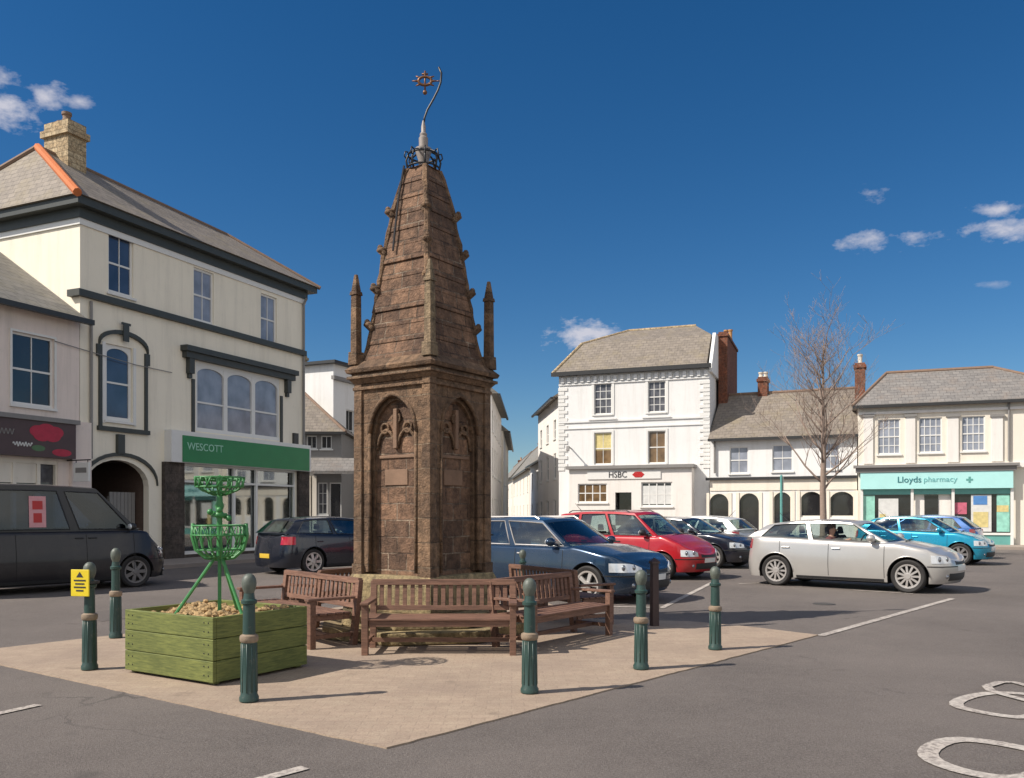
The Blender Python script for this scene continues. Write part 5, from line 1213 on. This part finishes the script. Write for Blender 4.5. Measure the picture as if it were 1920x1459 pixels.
    for sg in (1, -1):
        for yy_, rr_ in ((b * .80, .055), (b * .64, .05)):
            xx = a * (1 - (yy_ / b) ** q) ** (1 / pf); c_ = pt(xx, sg * yy_, (hl0[0] + hl0[1]) / 2, .006); MB().ball(c_, rr_, 12, 8, (.5, .8, 1)).build('lamp_lens', 'lens', r, smooth=True)
        xx = a * (1 - .66 ** q) ** (1 / pf); c_ = pt(xx, sg * b * .66, .33, .0); MB().ball(c_, .05, 10, 6, (.5, 1, .8)).build('fog_lamp', 'lens', r, smooth=True)
        wp_ = MB(); zz_ = zt(xw) + .03; wp_.tube([(xw + .20, sg * .1 - .25, zz_ - .0), (xw + .02 + P.get('bulge', .16) * .75, sg * .1 + .28, zz_ + .03)], .009, 5); wp_.build('wiper', 'plastic', r)
    an = MB(); an.tube([(xr + .25, 0, roofz(xr + .25) + cr_ - .01), (xr + .02, 0, roofz(xr + .2) + cr_ + .22)], [.01, .004], 5); an.build('aerial', 'plastic', r)
    patch('bumper_seam', 'seam', lambda x, y: x > 0 and x >= a - .62, nz_ - .235, nz_ - .225, .003)
    if P.get('trim'): patch('side_trim', 'plastic', lambda x, y: abs(x) < 1.02 and abs(x) < xfa - Ra, .50, .56, .012)
    patch('sill', 'plastic', lambda x, y: xra + Ra + .02 < x < xfa - Ra - .02, .192, .25, .004)
    for c in (xfa, xra):
        for sg in (1, -1):
            m_ = MB(); m_.tube([pt(c + (Ra + .004) * math.cos(t), sg * yo(c + Ra * math.cos(t)), max(.2, wr + (Ra + .004) * math.sin(t)), .0) for t in [math.pi * i / 18 for i in range(19)]], .011, 5); m_.build('wheel_arch_lip', P.get('lip', paint_m), r, smooth=True)
    for x in P['doors']: strip(x, .27, zt(x) - .05)
    for x in P['handles']:
        for sg in (1, -1): p = pt(x, sg * yo(x), bz - .13, .012); MB().box(p[0] - .085, p[0] + .085, p[1] - .014, p[1] + .014, p[2] - .014, p[2] + .014).build('door_handle', P.get('handle_m', paint_m), r, bevel=.008)
    for sg in (1, -1):
        xm_ = xw - .28; m_ = MB(); m_.ball((xm_, sg * (b + .045), bz + .09), .10, 12, 8, (.75, 1.15, .75)); m_.tube([(xm_ + .02, sg * (w0 - .02), bz + .03), (xm_, sg * (b + .0), bz + .06)], .025, 6)
        mo = m_.build('wing_mirror', P.get('mirror_m', paint_m), r, smooth=True)
        MB().ball((xm_ - .055, sg * (b + .045), bz + .09), .08, 10, 6, (.3, 1.15, .75)).build('mirror_glass', 'lamp', mo, smooth=True)
    # shut line between bonnet and wing
    for sg in (1, -1):
        m_ = MB(); G = []
        for k in range(9): x = xw + .05 + (a - .30 - xw) * k / 8; y = sg * (b * .80 - .03 * k / 8); z = zt(x) + .035 * (1 - (abs(y) / (b * .9)) ** 2) - .004; G.append([(x, y, z + .006), (x, y + sg * .010, z + .005)])
        m_.grid(G); m_.build('bonnet_seam', 'seam', r)
    for x, y in P.get('rails', ()): 
        for sg in (1, -1): MB().tube([(x, sg * (w1 - .03), roofz(x) + .02), (x + .1, sg * (w1 - .03), roofz(x + .1) + .06), (y - .1, sg * (w1 - .03), roofz(y - .1) + .06), (y, sg * (w1 - .03), roofz(y) + .02)], .014, 6).build('roof_rail', P.get('rail_m', 'rim'), r)
    return r, dict(pt=pt, yo=yo, patch=patch, side=side)
def by_wheel(px_, py_, deg, P):
    X, Y = gp(px_, py_); h = R(deg); d = Vector((math.cos(h), math.sin(h))); l_ = Vector((-math.sin(h), math.cos(h)))
    c = Vector((X, Y)) - d * (P['L'] / 2 - P['fo']) + l_ * (P['W'] / 2 - .1); return (c.x, c.y)

HATCH = dict(L=4.24, W=1.75, H=1.42, drop=.06, fo=.76, wb=2.66, wr=.325, belt=.96, beltr=1.05, hoodr=.96, hoodf=.855, nose=.755, tail=1.05, xw=.98, xf=.24, xr=-1.62, xb=-2.0,
             cols=[(0, 0), (.10, .12), (.335, .34), (.375, .385), (.46, .50), (.50, .54), (.95, .98), (1, 1)][:2] + [(.46, .47), (.50, .51), (.96, .975), (1, 1)], kinds='pgbgp', doors=[.92, -.18, -1.22], handles=[-.02, -1.08], seatx=.05, spokes=11, handle_m=None, hly=.5)
HATCH['kinds'] = ['p', 'g', 'b', 'g', 'p']
def P_(base, **k): d = dict(base); d.update(k); return d
paints = dict(silver=paint('silver_paint', (.52, .50, .47), .45, .3), blue=paint('steel_blue_paint', (.017, .040, .078), .45, .25), red=paint('red_paint', (.40, .012, .018), .1, .28),
              black=paint('near_black_paint', (.012, .013, .022), .2, .22), white=paint('white_paint', (.66, .66, .64), .05, .3), aqua=paint('turquoise_paint', (.012, .30, .46), .35, .25),
              lblue=paint('light_blue_paint', (.06, .16, .42), .3, .25), navy=paint('navy_paint', (.014, .018, .030), .3, .25), van=paint('van_navy_paint', (.010, .009, .012), .0, .4, .3))
silver = P_(HATCH, handle_m='rim', open=3, apex=-.45)
silver['handle_m'] = paints['silver']
def fixm(P, m_): P = dict(P); P['handle_m'] = P.get('handle_m') or m_; return P
car_s, hs_s = car('hatchback_car', 'silver hatchback with its driver window open, driving on the right', 'car', by_wheel(1704, 1112, -41, silver), -41, silver, paints['silver'])
ESTATE = dict(L=4.75, W=1.80, H=1.50, fo=.90, wb=2.70, wr=.325, belt=.95, hoodr=.97, hoodf=.83, nose=.72, tail=1.0, xw=1.02, xf=.30, xr=-2.0, xb=-2.25,
              cols=[(0, 0), (.06, .08), (.27, .28), (.30, .31), (.585, .60), (.625, .64), (.97, .98), (1, 1)], kinds=['p', 'g', 'b', 'g', 'b', 'g', 'p'], doors=[.95, -.15, -1.15], handles=[.0, -1.0], seatx=.0, spokes=5, handle_m='rim', mirror_m=None, hly=.45, hlx=.5, rails=[(-1.8, .2)], seal='rim')
ESTATE['mirror_m'] = paints['blue']
car('estate_car', 'steel blue estate car parked directly behind the right-hand benches', 'car', by_wheel(1105, 1131, -41, ESTATE), -41, ESTATE, paints['blue'], 'cars parked in the square')
MPV = dict(L=4.3, W=1.74, H=1.63, fo=.82, wb=2.60, wr=.31, belt=1.0, hoodr=1.02, hoodf=.86, nose=.72, tail=1.05, xw=1.15, xf=.45, xr=-1.75, xb=-2.0, pf=8,
           cols=[(0, 0), (.06, .07), (.26, .27), (.30, .31), (.60, .61), (.635, .645), (.97, .98), (1, 1)], kinds=['p', 'g', 'b', 'g', 'b', 'g', 'p'], doors=[1.0, .0, -1.0], handles=[.12, -.85], seatx=.1, spokes=7, rim='rimdark', handle_m='plastic', mirror_m='plastic', rails=[(-1.5, .3)], rail_m='plastic', trim=True, hly=.5)
car('mpv_car', 'red people carrier parked between the blue estate and the black car', 'car', by_wheel(1243, 1087, -40, MPV), -40, MPV, paints['red'], 'cars parked in the square')
BLK = P_(HATCH, L=4.35, H=1.45, fo=.85, wb=2.58, handle_m=paints['black'], spokes=7, pf=8)
car('saloon_car', 'near-black hatchback parked on the right of the red people carrier', 'car', by_wheel(1338, 1066, -41, BLK), -41, BLK, paints['black'], 'cars parked in the square')
WHT = P_(HATCH, H=1.47, handle_m=paints['white'], spokes=7)
car('hatchback_car', 'white hatchback behind the black car, red tail light towards the silver car', 'car', (5.75, 27.6), 139, WHT, paints['white'], 'cars parked in the square')
AQ = P_(HATCH, L=3.95, W=1.70, H=1.46, fo=.74, wb=2.46, xw=.98, xf=.25, xr=-1.35, xb=-1.78, handle_m=paints['aqua'], spokes=7, pf=8, rim='rimdark', doors=[.9, -.1, -1.05], handles=[.0, -.92])
car('hatchback_car', 'turquoise small hatchback parked behind the silver car', 'car', by_wheel(1800, 1060, -41, AQ), -41, AQ, paints['aqua'], 'cars parked in the square')
LB = P_(AQ, handle_m=paints['lblue'], H=1.49, tlz=(.88, 1.06))
car('hatchback_car', 'light blue hatchback mostly hidden behind the turquoise one, tail light showing', 'car', (14.3, 29.9), 139, LB, paints['lblue'], 'cars parked in the square')
NV = P_(HATCH, L=4.3, W=1.78, H=1.47, handle_m=paints['navy'], spokes=7, tlz=(.76, .96), tlx=.40, rpz=.42)
car('hatchback_car', 'dark navy hatchback seen from behind, parked left of the monument', 'car', (-4.75, 23.0), 47, NV, paints['navy'])
VAN = dict(glass='vanglass', L=4.95, W=1.90, H=2.12, fo=.92, wb=3.1, wr=.33, belt=1.18, hoodr=1.16, hoodf=.98, nose=.82, tail=1.2, xw=1.72, xf=.80, xr=-2.35, xb=-2.42, pf=7, w1=.78, drop=.05, apex=-.6,
           cols=[(0, 0), (.05, .05), (.28, .30), (.32, .345), (.655, .745), (.70, .79), (.965, .985), (1, 1)], kinds=['p', 'g', 'b', 'g', 'b', 'g', 'p'], doors=[1.52, .55, -.75], handles=[.68, .42], seatx=.75, spokes=7, rim='rimdark', handle_m='plastic', mirror_m='plastic', panel_rear=True, tlz=(.8, 1.15), hly=.6, trim=False, bulge=.2, hl=(.68, .84))
vdeg = 50
vn, vh = car('panel_van', 'near-black van with a red and white side sticker, parked by the carriage arch', 'van', by_wheel(252, 1101, vdeg, VAN), vdeg, VAN, paints['van'])
def van_x(px_):
    h = R(vdeg); d = Vector((math.cos(h), math.sin(h))); n = Vector((-math.sin(h), math.cos(h))); r_ = Vector(((px_ - CX) / FOC, 1)); c = Vector(vn.location[:2])
    t = (c.dot(n) - .86) / r_.dot(n); return (r_ * t - c).dot(d)
def van_side(x, v, off):
    P = VAN; k = (P['xw'] - P['xb']) * (1 - v) + (P['xf'] - P['xr']) * v; u = (x - P['xb'] * (1 - v) - P['xr'] * v) / k; p = vh['side'](u, u, v); return (p[0], -p[1] - off, p[2])
xa, xz = van_x(56), van_x(88)
st_ = MB().grid([[van_side(xa + (xz - xa) * i / 3, .12 + .66 * j / 4, .006) for j in range(5)] for i in range(4)]).build('sticker', 'van_sign', vn)
G = [[van_side(xa + (xz - xa) * (.25 + .5 * i / 3), .22 + .2 * j / 3, .010) for j in range(4)] for i in range(4)]
G2 = [[van_side(xa + (xz - xa) * (.2 + .6 * i / 3), .50 + .18 * j / 3, .010) for j in range(4)] for i in range(4)]
mb = MB(); mb.grid(G); mb.grid(G2); mb.build('sticker_emblem', 'red', st_)

# ------------------------------------------------------------------ driver of the silver car
dv = thing('person', car_s.location, car_s.rotation_euler.z, 'driver in a maroon jumper looking out of the open window of the silver car', 'person')
dv.location = car_s.location
def skin_fig(name, verts, edges, radii, mat, parent, sub=1):
    me = bpy.data.meshes.new(name); me.from_pydata(verts, edges, []); me.materials.append(M[mat])
    o = bpy.data.objects.new(name, me); sc.collection.objects.link(o); o.parent = parent
    sk = o.modifiers.new('Skin', 'SKIN'); sk.use_smooth_shade = True
    for v, r_ in zip(me.skin_vertices[0].data, radii): v.radius = (r_, r_)
    me.skin_vertices[0].data[0].use_root = True
    o.modifiers.new('Sub', 'SUBSURF').levels = sub; o.modifiers['Sub'].render_levels = sub
    return o
hx, hy = -.22, -.36
vs = [(hx, hy, .60), (hx - .05, hy, .80), (hx - .08, hy, 1.0), (hx - .08, hy, 1.08), (hx - .06, hy - .01, 1.14), (hx - .05, hy - .01, 1.22), (hx - .05, hy - .01, 1.29),
      (hx - .07, hy - .17, 1.0), (hx + .05, hy - .27, .90), (hx + .28, hy - .22, .97), (hx + .40, hy - .15, 1.02), (hx - .07, hy + .17, 1.0), (hx + .1, hy + .24, .84), (hx + .36, hy + .14, 1.0),
      (hx + .40, hy - .1, .60), (hx + .75, hy - .1, .45), (hx + .40, hy + .1, .60), (hx + .75, hy + .1, .45)]
es = [(0, 1), (1, 2), (2, 3), (3, 4), (4, 5), (5, 6), (2, 7), (7, 8), (8, 9), (9, 10), (2, 11), (11, 12), (12, 13), (0, 14), (14, 15), (0, 16), (16, 17)]
ra = [.14, .14, .12, .06, .065, .088, .06, .065, .045, .036, .03, .065, .045, .035, .08, .055, .08, .055]
skin_fig('body', vs, es, ra, 'skin', dv)
vs2 = [v for v in vs[:3]] + [vs[7], vs[8], (hx + .20, hy - .235, .945), vs[11], vs[12], (hx + .30, hy + .17, .96)]
skin_fig('jumper', vs2, [(0, 1), (1, 2), (2, 3), (3, 4), (4, 5), (2, 6), (6, 7), (7, 8)], [.155, .155, .135, .082, .058, .05, .082, .058, .05], 'jumper', dv)
MB().ball((hx - .075, hy, 1.265), .098, 12, 8, (1.0, .95, 1.05)).build('hair', 'hair', dv, smooth=True)
mb = MB(); mb.ball((hx + .045, hy - .015, 1.20), .016, 8, 6); mb.ball((hx + .0, hy - .085, 1.22), .012, 6, 4)
mb.build('nose', 'skin', dv, smooth=True)
